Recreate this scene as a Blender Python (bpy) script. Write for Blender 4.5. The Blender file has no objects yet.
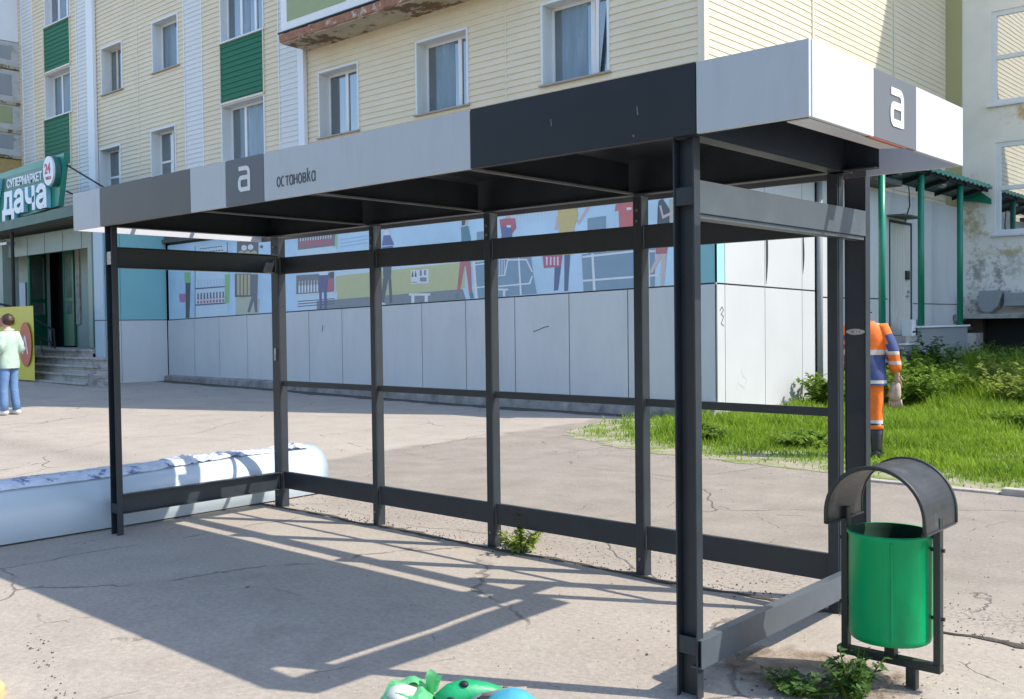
SUN,SKY,EXPO=2.65,0.15,1.22
import bpy, math, random
import numpy as np
from mathutils import Vector, Matrix
random.seed(7); rng=np.random.default_rng(5)
scene=bpy.context.scene; COL=scene.collection
PI=math.pi
# ------------------------------------------------------------ mesh builder
class MB:
    def __init__(s): s.v=[]; s.f=[]; s.m=[]; s.cur=0
    def add(s,vs,fs):
        o=len(s.v); s.v+=[tuple(map(float,v)) for v in vs]
        for f in fs: s.f.append(tuple(i+o for i in f)); s.m.append(s.cur)
        return s
    def box(s,x0,x1,y0,y1,z0,z1):
        return s.add([(x0,y0,z0),(x1,y0,z0),(x1,y1,z0),(x0,y1,z0),(x0,y0,z1),(x1,y0,z1),(x1,y1,z1),(x0,y1,z1)],
          [(0,3,2,1),(4,5,6,7),(0,1,5,4),(1,2,6,5),(2,3,7,6),(3,0,4,7)])
    def quad(s,*p): return s.add(p,[tuple(range(len(p)))])
    def prism(s,prof,d0,d1,axis):
        # prof: 2d list; axis 'x': (y,z), 'y': (x,z), 'z': (x,y)
        def P(a,b,d): return {'x':(d,a,b),'y':(a,d,b),'z':(a,b,d)}[axis]
        n=len(prof); vs=[P(a,b,d0) for a,b in prof]+[P(a,b,d1) for a,b in prof]
        fs=[(i,(i+1)%n,n+(i+1)%n,n+i) for i in range(n)]+[tuple(range(n))[::-1],tuple(range(n,2*n))]
        return s.add(vs,fs)
    def tube(s,path,r,n=8,caps=True):
        path=[Vector(p) for p in path]; rs=r if isinstance(r,(list,tuple)) else [r]*len(path)
        rings=[]; a=None
        for i,p in enumerate(path):
            t=(path[min(i+1,len(path)-1)]-path[max(i-1,0)]).normalized()
            if a is None: a=t.cross(Vector((0,0,1)) if abs(t.z)<.9 else Vector((1,0,0))).normalized()
            else: a=(a-t*a.dot(t)).normalized()
            b=t.cross(a).normalized()
            rings.append([p+rs[i]*(a*math.cos(2*PI*k/n)+b*math.sin(2*PI*k/n)) for k in range(n)])
        vs=[q for g in rings for q in g]; fs=[]
        for i in range(len(path)-1):
            for k in range(n): fs.append((i*n+k,i*n+(k+1)%n,(i+1)*n+(k+1)%n,(i+1)*n+k))
        if caps: fs+=[tuple(range(n))[::-1],tuple(range((len(path)-1)*n,len(path)*n))]
        return s.add(vs,fs)
    def lathe(s,prof,cx,cy,n=32):
        vs=[(cx+r*math.cos(2*PI*k/n),cy+r*math.sin(2*PI*k/n),z) for r,z in prof for k in range(n)]
        fs=[(i*n+k,i*n+(k+1)%n,(i+1)*n+(k+1)%n,(i+1)*n+k) for i in range(len(prof)-1) for k in range(n)]
        return s.add(vs,fs)
    def ball(s,c,rx,ry,rz,n=12,m=8):
        vs=[];fs=[]
        for i in range(m+1):
            t=PI*i/m
            for k in range(n): vs.append((c[0]+rx*math.sin(t)*math.cos(2*PI*k/n),c[1]+ry*math.sin(t)*math.sin(2*PI*k/n),c[2]+rz*math.cos(t)))
        for i in range(m):
            for k in range(n): fs.append((i*n+k,(i+1)*n+k,(i+1)*n+(k+1)%n,i*n+(k+1)%n))
        return s.add(vs,fs)
    def stroke(s,pts,w,P,d0,d1):
        # flat bent band: pts in 2d, P maps (a,b,d)->3d, thickness from d0 to d1
        n=len(pts); L=[];R=[]
        for i in range(n):
            p=Vector(pts[i]); a=(p-Vector(pts[i-1])).normalized() if i else None; b=(Vector(pts[i+1])-p).normalized() if i<n-1 else None
            t=((a or b)+(b or a)).normalized(); nn=Vector((-t.y,t.x)); k=1/max(.5,abs(nn.dot(Vector((-(a or b).y,(a or b).x)))))
            L.append(p+nn*w/2*k); R.append(p-nn*w/2*k)
        vs=[P(q.x,q.y,d) for d in (d0,d1) for q in L+R]; fs=[]; N=2*n
        for i in range(n-1):
            fs+=[(i,i+1,n+i+1,n+i),(N+i,N+n+i,N+n+i+1,N+i+1),(i,N+i,N+i+1,i+1),(n+i,n+i+1,N+n+i+1,N+n+i)]
        fs+=[(0,n,N+n,N),(n-1,N+n-1,N+2*n-1,2*n-1)]
        return s.add(vs,fs)
    def build(s,name,mats,parent=None,smooth=False,bevel=0):
        me=bpy.data.meshes.new(name)
        v=s.v
        if parent is not None:
            base=WORLD[parent.name]; v=[(a-base[0],b-base[1],c-base[2]) for a,b,c in v]
        me.from_pydata(v,[],s.f)
        for m in (mats if isinstance(mats,(list,tuple)) else [mats]): me.materials.append(m)
        if any(s.m): me.polygons.foreach_set('material_index',s.m)
        if smooth: me.polygons.foreach_set('use_smooth',[True]*len(s.f))
        me.update()
        o=bpy.data.objects.new(name,me); COL.objects.link(o)
        if parent is not None: o.parent=parent; WORLD[o.name]=WORLD[parent.name]
        else: WORLD[o.name]=(0,0,0)
        if bevel:
            b=o.modifiers.new('bevel','BEVEL'); b.width=bevel; b.segments=2; b.limit_method='ANGLE'; b.angle_limit=.7
        return o
WORLD={}
def tag(o,label=None,cat=None,group=None,kind=None):
    if label: o['label']=label
    if cat: o['category']=cat
    if group: o['group']=group
    if kind: o['kind']=kind
    return o
def thing(name,label,cat,loc=(0,0,0),group=None):
    o=bpy.data.objects.new(name,None); o.empty_display_size=.2; COL.objects.link(o); o.location=loc; WORLD[o.name]=tuple(loc)
    return tag(o,label,cat,group)
def rebase(o,loc):
    # give a parentless mesh its origin at loc
    o.data.transform(Matrix.Translation(-Vector(loc))); o.location=loc; WORLD[o.name]=tuple(loc); return o
def copy_tree(o,parent=None):
    c=o.copy(); COL.objects.link(c); c.parent=parent
    for ch in [x for x in CHILD.get(o.name,[])]: copy_tree(ch,c)
    return c
CHILD={}
def gz(x): return .012*max(0,min(34,-6-x))
def dip(x,y): return -.07*max(0,min(.33,.3-y))*max(0,min(1,(x-1)/3))
# ------------------------------------------------------------ materials
def nt(name):
    m=bpy.data.materials.new(name); m.use_nodes=True; n=m.node_tree; b=n.nodes['Principled BSDF']; return m,n,b
def N(n,t,**k):
    o=n.nodes.new(t)
    for a,v in k.items():
        if a in o.inputs: o.inputs[a].default_value=v
        else: setattr(o,a,v)
    return o
def mat(name,col,rough=.6,var=.12,scale=6,metal=0,spec=.5,bump=0,bscale=40,dirt=None,dscale=2,dthr=(.5,.7),alpha=None,trans=0,emit=None,stretch=None):
    m,n,b=nt(name); L=n.links.new
    tc=N(n,'ShaderNodeTexCoord'); vec=tc.outputs['Object']
    if stretch:
        mp=N(n,'ShaderNodeMapping'); mp.inputs['Scale'].default_value=stretch; L(vec,mp.inputs[0]); vec=mp.outputs[0]
    nz=N(n,'ShaderNodeTexNoise',Scale=scale,Detail=5.0,Roughness=.6); L(vec,nz.inputs['Vector'])
    mr=N(n,'ShaderNodeMapRange'); mr.inputs['From Min'].default_value=.25; mr.inputs['From Max'].default_value=.75
    mr.inputs['To Min'].default_value=1-var; mr.inputs['To Max'].default_value=1+var; L(nz.outputs['Fac'],mr.inputs['Value'])
    mx=N(n,'ShaderNodeMix',data_type='RGBA',blend_type='MULTIPLY'); mx.inputs['Factor'].default_value=1
    mx.inputs['A'].default_value=(*col,1); mx.inputs[6].default_value=(*col,1); L(mr.outputs[0],mx.inputs[7]); out=mx.outputs[2]
    if dirt:
        d=N(n,'ShaderNodeTexNoise',Scale=dscale,Detail=8.0,Roughness=.7); L(vec,d.inputs['Vector'])
        r=N(n,'ShaderNodeMapRange'); r.inputs['From Min'].default_value=dthr[0]; r.inputs['From Max'].default_value=dthr[1]; L(d.outputs['Fac'],r.inputs['Value'])
        m2=N(n,'ShaderNodeMix',data_type='RGBA'); L(r.outputs[0],m2.inputs['Factor']); L(out,m2.inputs[6]); m2.inputs[7].default_value=(*dirt,1); out=m2.outputs[2]
    L(out,b.inputs['Base Color'])
    b.inputs['Roughness'].default_value=rough; b.inputs['Metallic'].default_value=metal; b.inputs['Specular IOR Level'].default_value=spec
    rr=N(n,'ShaderNodeMapRange'); rr.inputs['To Min'].default_value=max(.02,rough-.1); rr.inputs['To Max'].default_value=min(1,rough+.1); L(nz.outputs['Fac'],rr.inputs['Value']); L(rr.outputs[0],b.inputs['Roughness'])
    if bump:
        bn=N(n,'ShaderNodeTexNoise',Scale=bscale,Detail=6.0); L(tc.outputs['Object'],bn.inputs['Vector'])
        bp=N(n,'ShaderNodeBump',Strength=bump,Distance=.01); L(bn.outputs['Fac'],bp.inputs['Height']); L(bp.outputs[0],b.inputs['Normal'])
    if alpha is not None: b.inputs['Alpha'].default_value=alpha
    if trans: b.inputs['Transmission Weight'].default_value=trans
    return m
def plastermat():
    m=mat('stained_plaster',(.86,.80,.71),.85,.06,1.2,bump=.35,bscale=10,dirt=(.74,.68,.58),dscale=.55,dthr=(.50,.75))
    n=m.node_tree; L=n.links.new; b=n.nodes['Principled BSDF']; src=b.inputs['Base Color'].links[0].from_socket
    tc=n.nodes['Texture Coordinate']; nz=N(n,'ShaderNodeTexNoise',Scale=3.2,Detail=8.0,Roughness=.7); L(tc.outputs['Object'],nz.inputs['Vector'])
    nb=N(n,'ShaderNodeTexNoise',Scale=9,Detail=6.0,Roughness=.7); L(tc.outputs['Object'],nb.inputs['Vector'])
    # damp and rust stains that sit at known places on the wall: centre, half-size, colour
    for (x,z,rx,rz,col,k,th) in ((.75,6.02,1.1,.28,(.56,.36,.10),nz,.36),(-.62,4.30,.30,.55,(.50,.36,.15),nz,.33),(-.52,3.55,.40,.60,(.46,.36,.16),nz,.34),(.2,2.95,1.2,.3,(.50,.37,.15),nz,.40),
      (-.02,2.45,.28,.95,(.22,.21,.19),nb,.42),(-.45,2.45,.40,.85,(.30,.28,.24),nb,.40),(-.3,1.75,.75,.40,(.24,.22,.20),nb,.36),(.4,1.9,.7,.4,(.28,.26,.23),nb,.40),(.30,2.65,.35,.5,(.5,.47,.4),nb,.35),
      (4.6,6.0,1.2,.35,(.54,.36,.12),nz,.38),(3.0,2.6,.9,1.2,(.26,.24,.21),nb,.42),(8.4,5.9,1.3,.4,(.5,.35,.14),nz,.4)):
        mp=N(n,'ShaderNodeVectorMath',operation='SUBTRACT'); L(tc.outputs['Object'],mp.inputs[0]); mp.inputs[1].default_value=(x-6,-.3,z)
        ms=N(n,'ShaderNodeVectorMath',operation='MULTIPLY'); L(mp.outputs[0],ms.inputs[0]); ms.inputs[1].default_value=(1/rx,0,1/rz)
        ln=N(n,'ShaderNodeVectorMath',operation='LENGTH'); L(ms.outputs[0],ln.inputs[0])
        a=N(n,'ShaderNodeMath',operation='MULTIPLY_ADD'); L(ln.outputs['Value'],a.inputs[0]); a.inputs[1].default_value=-.30; L(k.outputs['Fac'],a.inputs[2])
        r=N(n,'ShaderNodeMapRange'); r.inputs['From Min'].default_value=th-.06; r.inputs['From Max'].default_value=th+.12; r.inputs['To Max'].default_value=.85; L(a.outputs[0],r.inputs['Value'])
        mx=N(n,'ShaderNodeMix',data_type='RGBA'); L(r.outputs[0],mx.inputs[0]); L(src,mx.inputs[6]); mx.inputs[7].default_value=(*col,1); src=mx.outputs[2]
    L(src,b.inputs['Base Color']); return m
def soilmat():
    m=mat('bare_soil',(.23,.165,.115),.95,.35,11,bump=1,bscale=45,dirt=(.33,.27,.21),dscale=5,dthr=(.46,.62)); n=m.node_tree; L=n.links.new; b=n.nodes['Principled BSDF']
    tc=n.nodes['Texture Coordinate']; ln=N(n,'ShaderNodeVectorMath',operation='LENGTH'); ms=N(n,'ShaderNodeVectorMath',operation='MULTIPLY'); L(tc.outputs['Object'],ms.inputs[0]); ms.inputs[1].default_value=(1/.52,1/.34,0); L(ms.outputs[0],ln.inputs[0])
    nz=N(n,'ShaderNodeTexNoise',Scale=9,Detail=8.0,Roughness=.75); L(tc.outputs['Object'],nz.inputs['Vector'])
    a=N(n,'ShaderNodeMath',operation='MULTIPLY_ADD'); L(nz.outputs['Fac'],a.inputs[0]); a.inputs[1].default_value=1.5; L(ln.outputs['Value'],a.inputs[2])
    r=N(n,'ShaderNodeMapRange'); r.inputs['From Min'].default_value=1.25; r.inputs['From Max'].default_value=1.6; r.inputs['To Min'].default_value=1; r.inputs['To Max'].default_value=0; L(a.outputs[0],r.inputs['Value']); L(r.outputs[0],b.inputs['Alpha']); return m
def leafmat(name,c1,c2,tr=.35,rough=.55):
    m,n,b=nt(name); L=n.links.new
    g=N(n,'ShaderNodeNewGeometry'); r=N(n,'ShaderNodeValToRGB'); r.color_ramp.elements[0].color=(*c1,1); r.color_ramp.elements[1].color=(*c2,1)
    tc=N(n,'ShaderNodeTexCoord'); nz=N(n,'ShaderNodeTexNoise',Scale=1.1,Detail=3.0); L(tc.outputs['Object'],nz.inputs['Vector'])
    ad=N(n,'ShaderNodeMath',operation='MULTIPLY_ADD'); L(g.outputs['Random Per Island'],ad.inputs[0]); ad.inputs[1].default_value=.5
    m2=N(n,'ShaderNodeMapRange'); m2.inputs['From Min'].default_value=.3; m2.inputs['From Max'].default_value=.7; m2.inputs['To Max'].default_value=.5; L(nz.outputs['Fac'],m2.inputs['Value'])
    L(m2.outputs[0],ad.inputs[2]); L(ad.outputs[0],r.inputs[0]); L(r.outputs[0],b.inputs['Base Color']); b.inputs['Roughness'].default_value=rough; b.inputs['Specular IOR Level'].default_value=.3
    t=N(n,'ShaderNodeBsdfTranslucent'); L(r.outputs[0],t.inputs['Color']); mx=N(n,'ShaderNodeMixShader'); mx.inputs[0].default_value=tr
    L(b.outputs[0],mx.inputs[1]); L(t.outputs[0],mx.inputs[2]); L(mx.outputs[0],n.nodes['Material Output'].inputs[0])
    return m
def glassmat(name,col,refl=.25,rough=.03):
    m,n,b=nt(name); L=n.links.new
    tc=N(n,'ShaderNodeTexCoord'); nz=N(n,'ShaderNodeTexNoise',Scale=1.3,Detail=2.0); L(tc.outputs['Object'],nz.inputs['Vector'])
    r=N(n,'ShaderNodeValToRGB'); r.color_ramp.elements[0].position=.35; r.color_ramp.elements[1].position=.65
    r.color_ramp.elements[0].color=(*[c*.6 for c in col],1); r.color_ramp.elements[1].color=(*[c*1.3 for c in col],1); L(nz.outputs['Fac'],r.inputs[0]); L(r.outputs[0],b.inputs['Base Color'])
    b.inputs['Roughness'].default_value=.15
    g=N(n,'ShaderNodeBsdfGlossy',Roughness=rough); g.inputs['Color'].default_value=(.9,.95,1,1); mx=N(n,'ShaderNodeMixShader'); mx.inputs[0].default_value=refl
    bp=N(n,'ShaderNodeBump',Strength=.02,Distance=.05); L(nz.outputs['Fac'],bp.inputs['Height']); L(bp.outputs[0],g.inputs['Normal'])
    L(b.outputs[0],mx.inputs[1]); L(g.outputs[0],mx.inputs[2]); L(mx.outputs[0],n.nodes['Material Output'].inputs[0]); return m
def groundmat():
    m,n,b=nt('ground'); L=n.links.new
    tc=N(n,'ShaderNodeTexCoord'); P=tc.outputs['Object']
    def noise(sc,de=5.0,ro=.6,di=0): o=N(n,'ShaderNodeTexNoise',Scale=sc,Detail=de,Roughness=ro,Distortion=di); L(P,o.inputs['Vector']); return o.outputs['Fac']
    def math_(op,a,bb=None,c=None):
        o=N(n,'ShaderNodeMath',operation=op)
        for i,x in enumerate((a,bb,c)):
            if x is None: continue
            if isinstance(x,(int,float)): o.inputs[i].default_value=x
            else: L(x,o.inputs[i])
        return o.outputs[0]
    def mr(v,a,bb,c=0.,d=1.,smooth=False):
        o=N(n,'ShaderNodeMapRange'); 
        if smooth: o.interpolation_type='SMOOTHSTEP'
        for k,x in (('From Min',a),('From Max',bb),('To Min',c),('To Max',d)): o.inputs[k].default_value=x
        L(v,o.inputs['Value']); return o.outputs[0]
    def mix(f,A,B,bt='MIX'):
        o=N(n,'ShaderNodeMix',data_type='RGBA',blend_type=bt)
        for i,x in ((0,f),(6,A),(7,B)):
            if isinstance(x,tuple): o.inputs[i].default_value=(*x,1)
            elif isinstance(x,(int,float)): o.inputs[i].default_value=x
            else: L(x,o.inputs[i])
        return o.outputs[2]
    sp=N(n,'ShaderNodeSeparateXYZ'); L(P,sp.inputs[0]); X,Y=sp.outputs[0],sp.outputs[1]
    big=noise(.35,4.0); mid=noise(2.2,6.0,.65); fine=noise(38,4.0,.7); grit=noise(160,2.0,.6); wob=noise(1.3,5.0,.6)
    wo=math_('MULTIPLY_ADD',wob,1.0,-.5)
    pave=mix(mr(mid,.3,.7),(.375,.322,.268),(.44,.388,.325))
    asph=mix(mr(mid,.3,.7),(.235,.203,.166),(.33,.288,.238))
    ax=mr(math_('ADD',math_('MULTIPLY_ADD',Y,.05,X),wo),-1.95,-1.75)
    ay=mr(math_('MULTIPLY_ADD',wo,1.2,Y),1.9,2.5)
    base=mix(math_('MULTIPLY',ax,ay),pave,asph)
    base=mix(mr(big,.3,.7,0,.35),base,(.27,.245,.22))
    # dry gravelly strip along the joint under the back posts
    gv=mr(math_('ABSOLUTE',math_('ADD',math_('MULTIPLY_ADD',wo,.5,Y),-1.85)),.05,.55,1,0)
    base=mix(math_('MULTIPLY',gv,mr(fine,.45,.62)),base,(.19,.165,.14))
    # speckles of stone in the worn surface
    base=mix(mr(fine,.2,.8,.0,1),mix(1,base,(.74,.74,.74),'MULTIPLY'),mix(1,base,(1.22,1.22,1.22),'MULTIPLY'))
    vo=N(n,'ShaderNodeTexVoronoi',Scale=26); L(P,vo.inputs['Vector'])
    st=mr(vo.outputs['Distance'],.06,.13,1,0); vr=N(n,'ShaderNodeSeparateColor'); L(vo.outputs['Color'],vr.inputs[0])
    base=mix(math_('MULTIPLY',st,math_('GREATER_THAN',vr.outputs[0],.92)),base,(.12,.105,.09))
    base=mix(math_('MULTIPLY',st,math_('GREATER_THAN',vr.outputs[1],.9)),base,(.6,.56,.5))
    # stains
    s1=noise(.9,6.0,.7,.6); base=mix(mr(s1,.58,.76,0,.5),base,(.2,.18,.16))
    s2=noise(5,7.0,.75,.4); base=mix(mr(s2,.66,.74,0,.5),base,(.17,.15,.13))
    # cracks
    wv=N(n,'ShaderNodeTexNoise',Scale=1.3,Detail=6.0,Roughness=.55); L(P,wv.inputs['Vector'])
    vm=N(n,'ShaderNodeVectorMath',operation='MULTIPLY_ADD'); L(wv.outputs['Color'],vm.inputs[0]); vm.inputs[1].default_value=(.42,.42,.42); L(P,vm.inputs[2])
    cr=None
    for sc,w,th in ((.36,.0045,.44),(.8,.005,.56)):
        vc=N(n,'ShaderNodeTexVoronoi',Scale=sc,feature='DISTANCE_TO_EDGE'); L(vm.outputs[0],vc.inputs['Vector'])
        c=math_('MULTIPLY',mr(vc.outputs['Distance'],w*.3,w,1,0),mr(noise(.8+sc,3.0),th,th+.08))
        cr=c if cr is None else math_('MAXIMUM',cr,c)
    base=mix(math_('MULTIPLY',cr,.62),base,(.09,.08,.07))
    L(base,b.inputs['Base Color']); b.inputs['Roughness'].default_value=.9; b.inputs['Specular IOR Level'].default_value=.25
    h=math_('ADD',math_('MULTIPLY',fine,.5),math_('ADD',math_('MULTIPLY',grit,.4),math_('MULTIPLY_ADD',mid,.6,math_('MULTIPLY',cr,-2.0))))
    bp=N(n,'ShaderNodeBump',Strength=.45,Distance=.012); L(h,bp.inputs['Height']); L(bp.outputs[0],b.inputs['Normal'])
    return m
M={}
M['ground']=groundmat()
M['steel']=mat('dark_steel',(.027,.034,.042),.42,.2,7,spec=.4,bump=.05,bscale=25,dirt=(.06,.066,.072),dscale=3,dthr=(.62,.85))
M['steel_edge']=mat('worn_steel',(.16,.165,.17),.5,.3,12)
M['white_p']=mat('fascia_white_shaded',(.50,.54,.57),.38,.04,3,dirt=(.43,.45,.46),dscale=3,dthr=(.50,.8),stretch=(2.2,2.2,.45))  # same white as the end boards, darkened for the shaded front
M['steel_r']=mat('sunlit_tone_steel',(.075,.092,.108),.42,.15,6,spec=.45,dirt=(.11,.125,.14),dscale=4,dthr=(.52,.75))  # lighter copy of the dark steel, sunlight painted into the right end rails
M['white_s']=mat('fascia_white',(.56,.575,.61),.38,.03,3,dirt=(.5,.5,.52),dscale=5,dthr=(.55,.8))
M['grey_p']=mat('fascia_grey',(.115,.106,.10),.42,.10,3,dirt=(.15,.145,.14),dscale=4,dthr=(.55,.8))
M['sq_p']=mat('fascia_square',(.125,.135,.15),.42,.04,3)
M['navy_p']=mat('fascia_navy',(.019,.0235,.028),.45,.2,4,spec=.35,dirt=(.035,.038,.04),dscale=5,dthr=(.58,.8))
M['letter']=mat('letter_white',(.74,.75,.76),.5,.02)
M['letter_d']=mat('letter_dark',(.07,.075,.085),.5,.02)
M['red']=mat('red_strip',(.38,.09,.06),.5,.1)
M['sticker']=mat('sticker',(.5,.48,.46),.5,.25,60,dirt=(.1,.1,.1),dscale=90,dthr=(.52,.6))
M['siding']=mat('cream_siding',(.72,.625,.46),.55,.06,1.5,dirt=(.68,.57,.40),dscale=.7,dthr=(.45,.8))
M['siding_w']=mat('white_siding',(.66,.66,.65),.5,.05,1.5)
M['trim']=mat('cream_trim',(.68,.61,.48),.5,.05,2)
M['trim_w']=mat('white_trim',(.72,.74,.78),.45,.04,2)
M['olive']=mat('olive_trim',(.42,.38,.19),.6,.06,1)
M['green_sid']=mat('green_siding',(.018,.145,.07),.5,.08,2,spec=.2)
M['frame']=mat('window_frame',(.74,.74,.74),.4,.04)
M['frame_o']=mat('old_window_frame',(.50,.48,.42),.6,.15)
M['reveal']=mat('window_reveal',(.68,.70,.70),.5,.05,2)
M['sill']=mat('window_sill',(.34,.30,.26),.5,.1)
M['glass']=glassmat('window_glass',(.035,.055,.06),.22)
M['curtain']=mat('curtain_behind_glass',(.17,.235,.29),.25,.25,2,stretch=(3,3,.5))
M['glass2']=glassmat('wing_glass',(.03,.035,.03),.62,.02)
M['panel']=mat('clad_panel',(.56,.585,.595),.42,.04,1.2,dirt=(.51,.53,.535),dscale=2.0,dthr=(.46,.78),stretch=(1.6,1.6,.6))
M['panel2']=mat('clad_panel_white',(.53,.54,.555),.42,.04,1.2,dirt=(.52,.52,.52),dscale=1.6,dthr=(.5,.85))
M['joint']=mat('panel_joint',(.05,.055,.06),.8,.1)
M['teal']=mat('teal_panel',(.22,.47,.50),.42,.04,1)
M['teal_l']=mat('sunlit_tone_teal',(.33,.60,.58),.42,.04,1)  # corner teal lightened to paint in sun on its side face
M['plinth']=mat('plinth_concrete',(.31,.295,.275),.9,.25,5,bump=.5,bscale=20,dirt=(.15,.14,.125),dscale=3,dthr=(.48,.68))
M['concrete']=mat('step_concrete',(.42,.40,.37),.9,.2,5,bump=.5,bscale=20,dirt=(.16,.15,.14),dscale=3,dthr=(.5,.7))
M['soffit']=mat('soffit_olive',(.10,.105,.09),.7,.15)
M['rust_conc']=mat('peeling_slab',(.42,.37,.28),.9,.15,3,bump=.5,bscale=12,dirt=(.15,.095,.055),dscale=2.2,dthr=(.50,.54))
M['rust']=mat('rusty_edge',(.30,.14,.09),.85,.35,8,bump=.5,bscale=30,dirt=(.5,.42,.36),dscale=6,dthr=(.55,.62))
M['balc_o']=mat('balcony_olive',(.30,.34,.18),.6,.05)
M['balc_g']=mat('balcony_grey',(.46,.47,.46),.7,.12,4,dirt=(.22,.22,.2),dscale=3,dthr=(.52,.7))
M['brick_y']=mat('ochre_brick',(.42,.29,.12),.9,.15,14)
M['sign_g']=mat('sign_green',(.03,.24,.175),.4,.05,1)
M['sign_d']=mat('sign_dark_green',(.015,.13,.115),.4,.05,1)
M['letter3']=mat('letter_face',(.72,.76,.80),.4,.02)
M['letter_s']=mat('letter_side',(.22,.52,.62),.4,.05)
M['mag']=mat('sign_magenta',(.55,.05,.12),.5,.05)
M['canopy']=mat('canopy_green',(.02,.09,.075),.5,.15,3)
M['dark']=mat('dark_interior',(.012,.012,.012),.8,.2)
M['green_d']=mat('door_green',(.015,.16,.085),.35,.1,2)
M['pil']=mat('entrance_wall',(.31,.38,.34),.6,.08,2)
M['yellow']=mat('banner_yellow',(.60,.54,.04),.5,.05,1)
M['banner_r']=mat('banner_red',(.50,.09,.05),.5,.05)
M['post_g']=mat('green_post',(.012,.21,.13),.35,.1,4)
M['door_w']=mat('door_cream',(.56,.56,.50),.5,.06,2)
M['parapet']=mat('parapet_grey',(.26,.28,.30),.6,.06,1.5)
M['plaster']=plastermat()
M['stain_o']=mat('ochre_stain',(.50,.33,.10),.85,.2,2.2,dirt=(.48,.44,.36),dscale=1.6,dthr=(.45,.6))
M['bare']=mat('bare_render',(.26,.245,.22),.9,.25,4,bump=.6,bscale=14,dirt=(.44,.42,.38),dscale=2.6,dthr=(.5,.56))
M['brick_d']=mat('dark_brick',(.085,.06,.048),.9,.3,5,bump=.6,bscale=12,dirt=(.17,.14,.12),dscale=4,dthr=(.5,.65))
M['metal_g']=mat('galvanised',(.36,.38,.40),.4,.15,5,metal=.5)
M['sheet']=mat('white_sheet',(.48,.555,.62),.30,.03,1.2)
M['film']=mat('film',(.60,.64,.72),.22,.15,10,dirt=(.09,.12,.28),dscale=7,dthr=(.53,.62),bump=.6,bscale=30)
M['bucket']=mat('bucket_green',(.0,.32,.11),.36,.12,5,spec=.22,bump=.06,bscale=6,dirt=(.01,.20,.075),dscale=3,dthr=(.48,.72),stretch=(1.6,1.6,.6))
M['inside_shade']=mat('shaded_inside',(.004,.05,.022),.8,.3,12)  # dark green stands in for shade inside the bucket
M['hood']=mat('hood_steel',(.042,.044,.05),.36,.3,7,metal=.2,bump=.12,bscale=5,dirt=(.13,.135,.14),dscale=4,dthr=(.56,.72))
M['bin_fr']=mat('bin_frame',(.02,.028,.026),.5,.2)
M['skin']=mat('skin',(.50,.31,.23),.55,.06,20)
M['hair']=mat('brown_hair',(.045,.022,.014),.5,.3,60)
M['jacket']=mat('mint_jacket',(.40,.52,.44),.8,.16,8,bump=1,bscale=12)
M['jeans']=mat('blue_jeans',(.12,.22,.40),.85,.25,8,bump=1,bscale=14)
M['shoe_w']=mat('white_shoes',(.7,.68,.68),.5,.05)
M['cap_w']=mat('white_cap',(.72,.72,.74),.7,.05)
M['coat2']=mat('crimson_top',(.33,.04,.06),.8,.1)
M['hivis']=mat('hi_vis_orange',(.86,.17,.015),.75,.18,7,bump=1,bscale=11)
M['refl']=mat('reflective_tape',(.55,.52,.50),.35,.06)
M['navy_c']=mat('navy_workwear',(.05,.07,.19),.85,.25,7,bump=1,bscale=11)
M['boot']=mat('black_boots',(.022,.022,.025),.4,.2)
M['glove']=mat('work_glove',(.42,.33,.25),.9,.2,20)
M['toy_pale']=mat('pale_green_plastic',(.16,.62,.26),.3,.08,8,trans=.25)
M['toy_in']=mat('milky_plastic',(.55,.58,.52),.4,.05)
M['toy_green']=mat('tool_green',(.01,.33,.13),.45,.12,14,bump=.4,bscale=18)
M['rubber']=mat('black_rubber',(.02,.02,.022),.6,.2)
M['tan']=mat('tan_grip',(.30,.25,.21),.7,.15)
M['cyan']=mat('cyan_cloth',(.06,.34,.46),.8,.15,11,bump=.7,bscale=14)
M['wood_d']=mat('dark_block',(.04,.022,.016),.6,.2)
M['dirt0']=mat('bare_soil',(.25,.185,.135),.95,.3,9,bump=1,bscale=45,dirt=(.36,.31,.26),dscale=3.5,dthr=(.46,.60))
M['dirt']=soilmat()
M['pebble']=leafmat('pebbles',(.10,.088,.075),(.45,.41,.36),0,.9)
M['soilcrumb']=leafmat('soil_crumbs',(.04,.033,.026),(.16,.135,.11),0,.95)
M['kerb']=mat('kerb_stone',(.40,.365,.32),.9,.2,6,bump=.5,bscale=20,dirt=(.25,.23,.2),dscale=4,dthr=(.5,.7))
M['lawn']=mat('lawn_soil',(.33,.29,.225),.95,.2,4,bump=.8,bscale=30,dirt=(.17,.21,.05),dscale=2.2,dthr=(.44,.56))
M['grass']=leafmat('grass_blades',(.09,.19,.012),(.38,.53,.05),.45)
M['weed']=leafmat('weed_leaves',(.07,.15,.015),(.28,.40,.06),.45)
M['weed_l']=leafmat('weed_pale_leaves',(.14,.23,.03),(.44,.50,.13),.45)
M['weed_d']=leafmat('weed_dark_leaves',(.03,.085,.018),(.12,.22,.05),.35)
M['yellow_k']=mat('yellow_paint',(.55,.44,.20),.7,.15,9)
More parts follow.
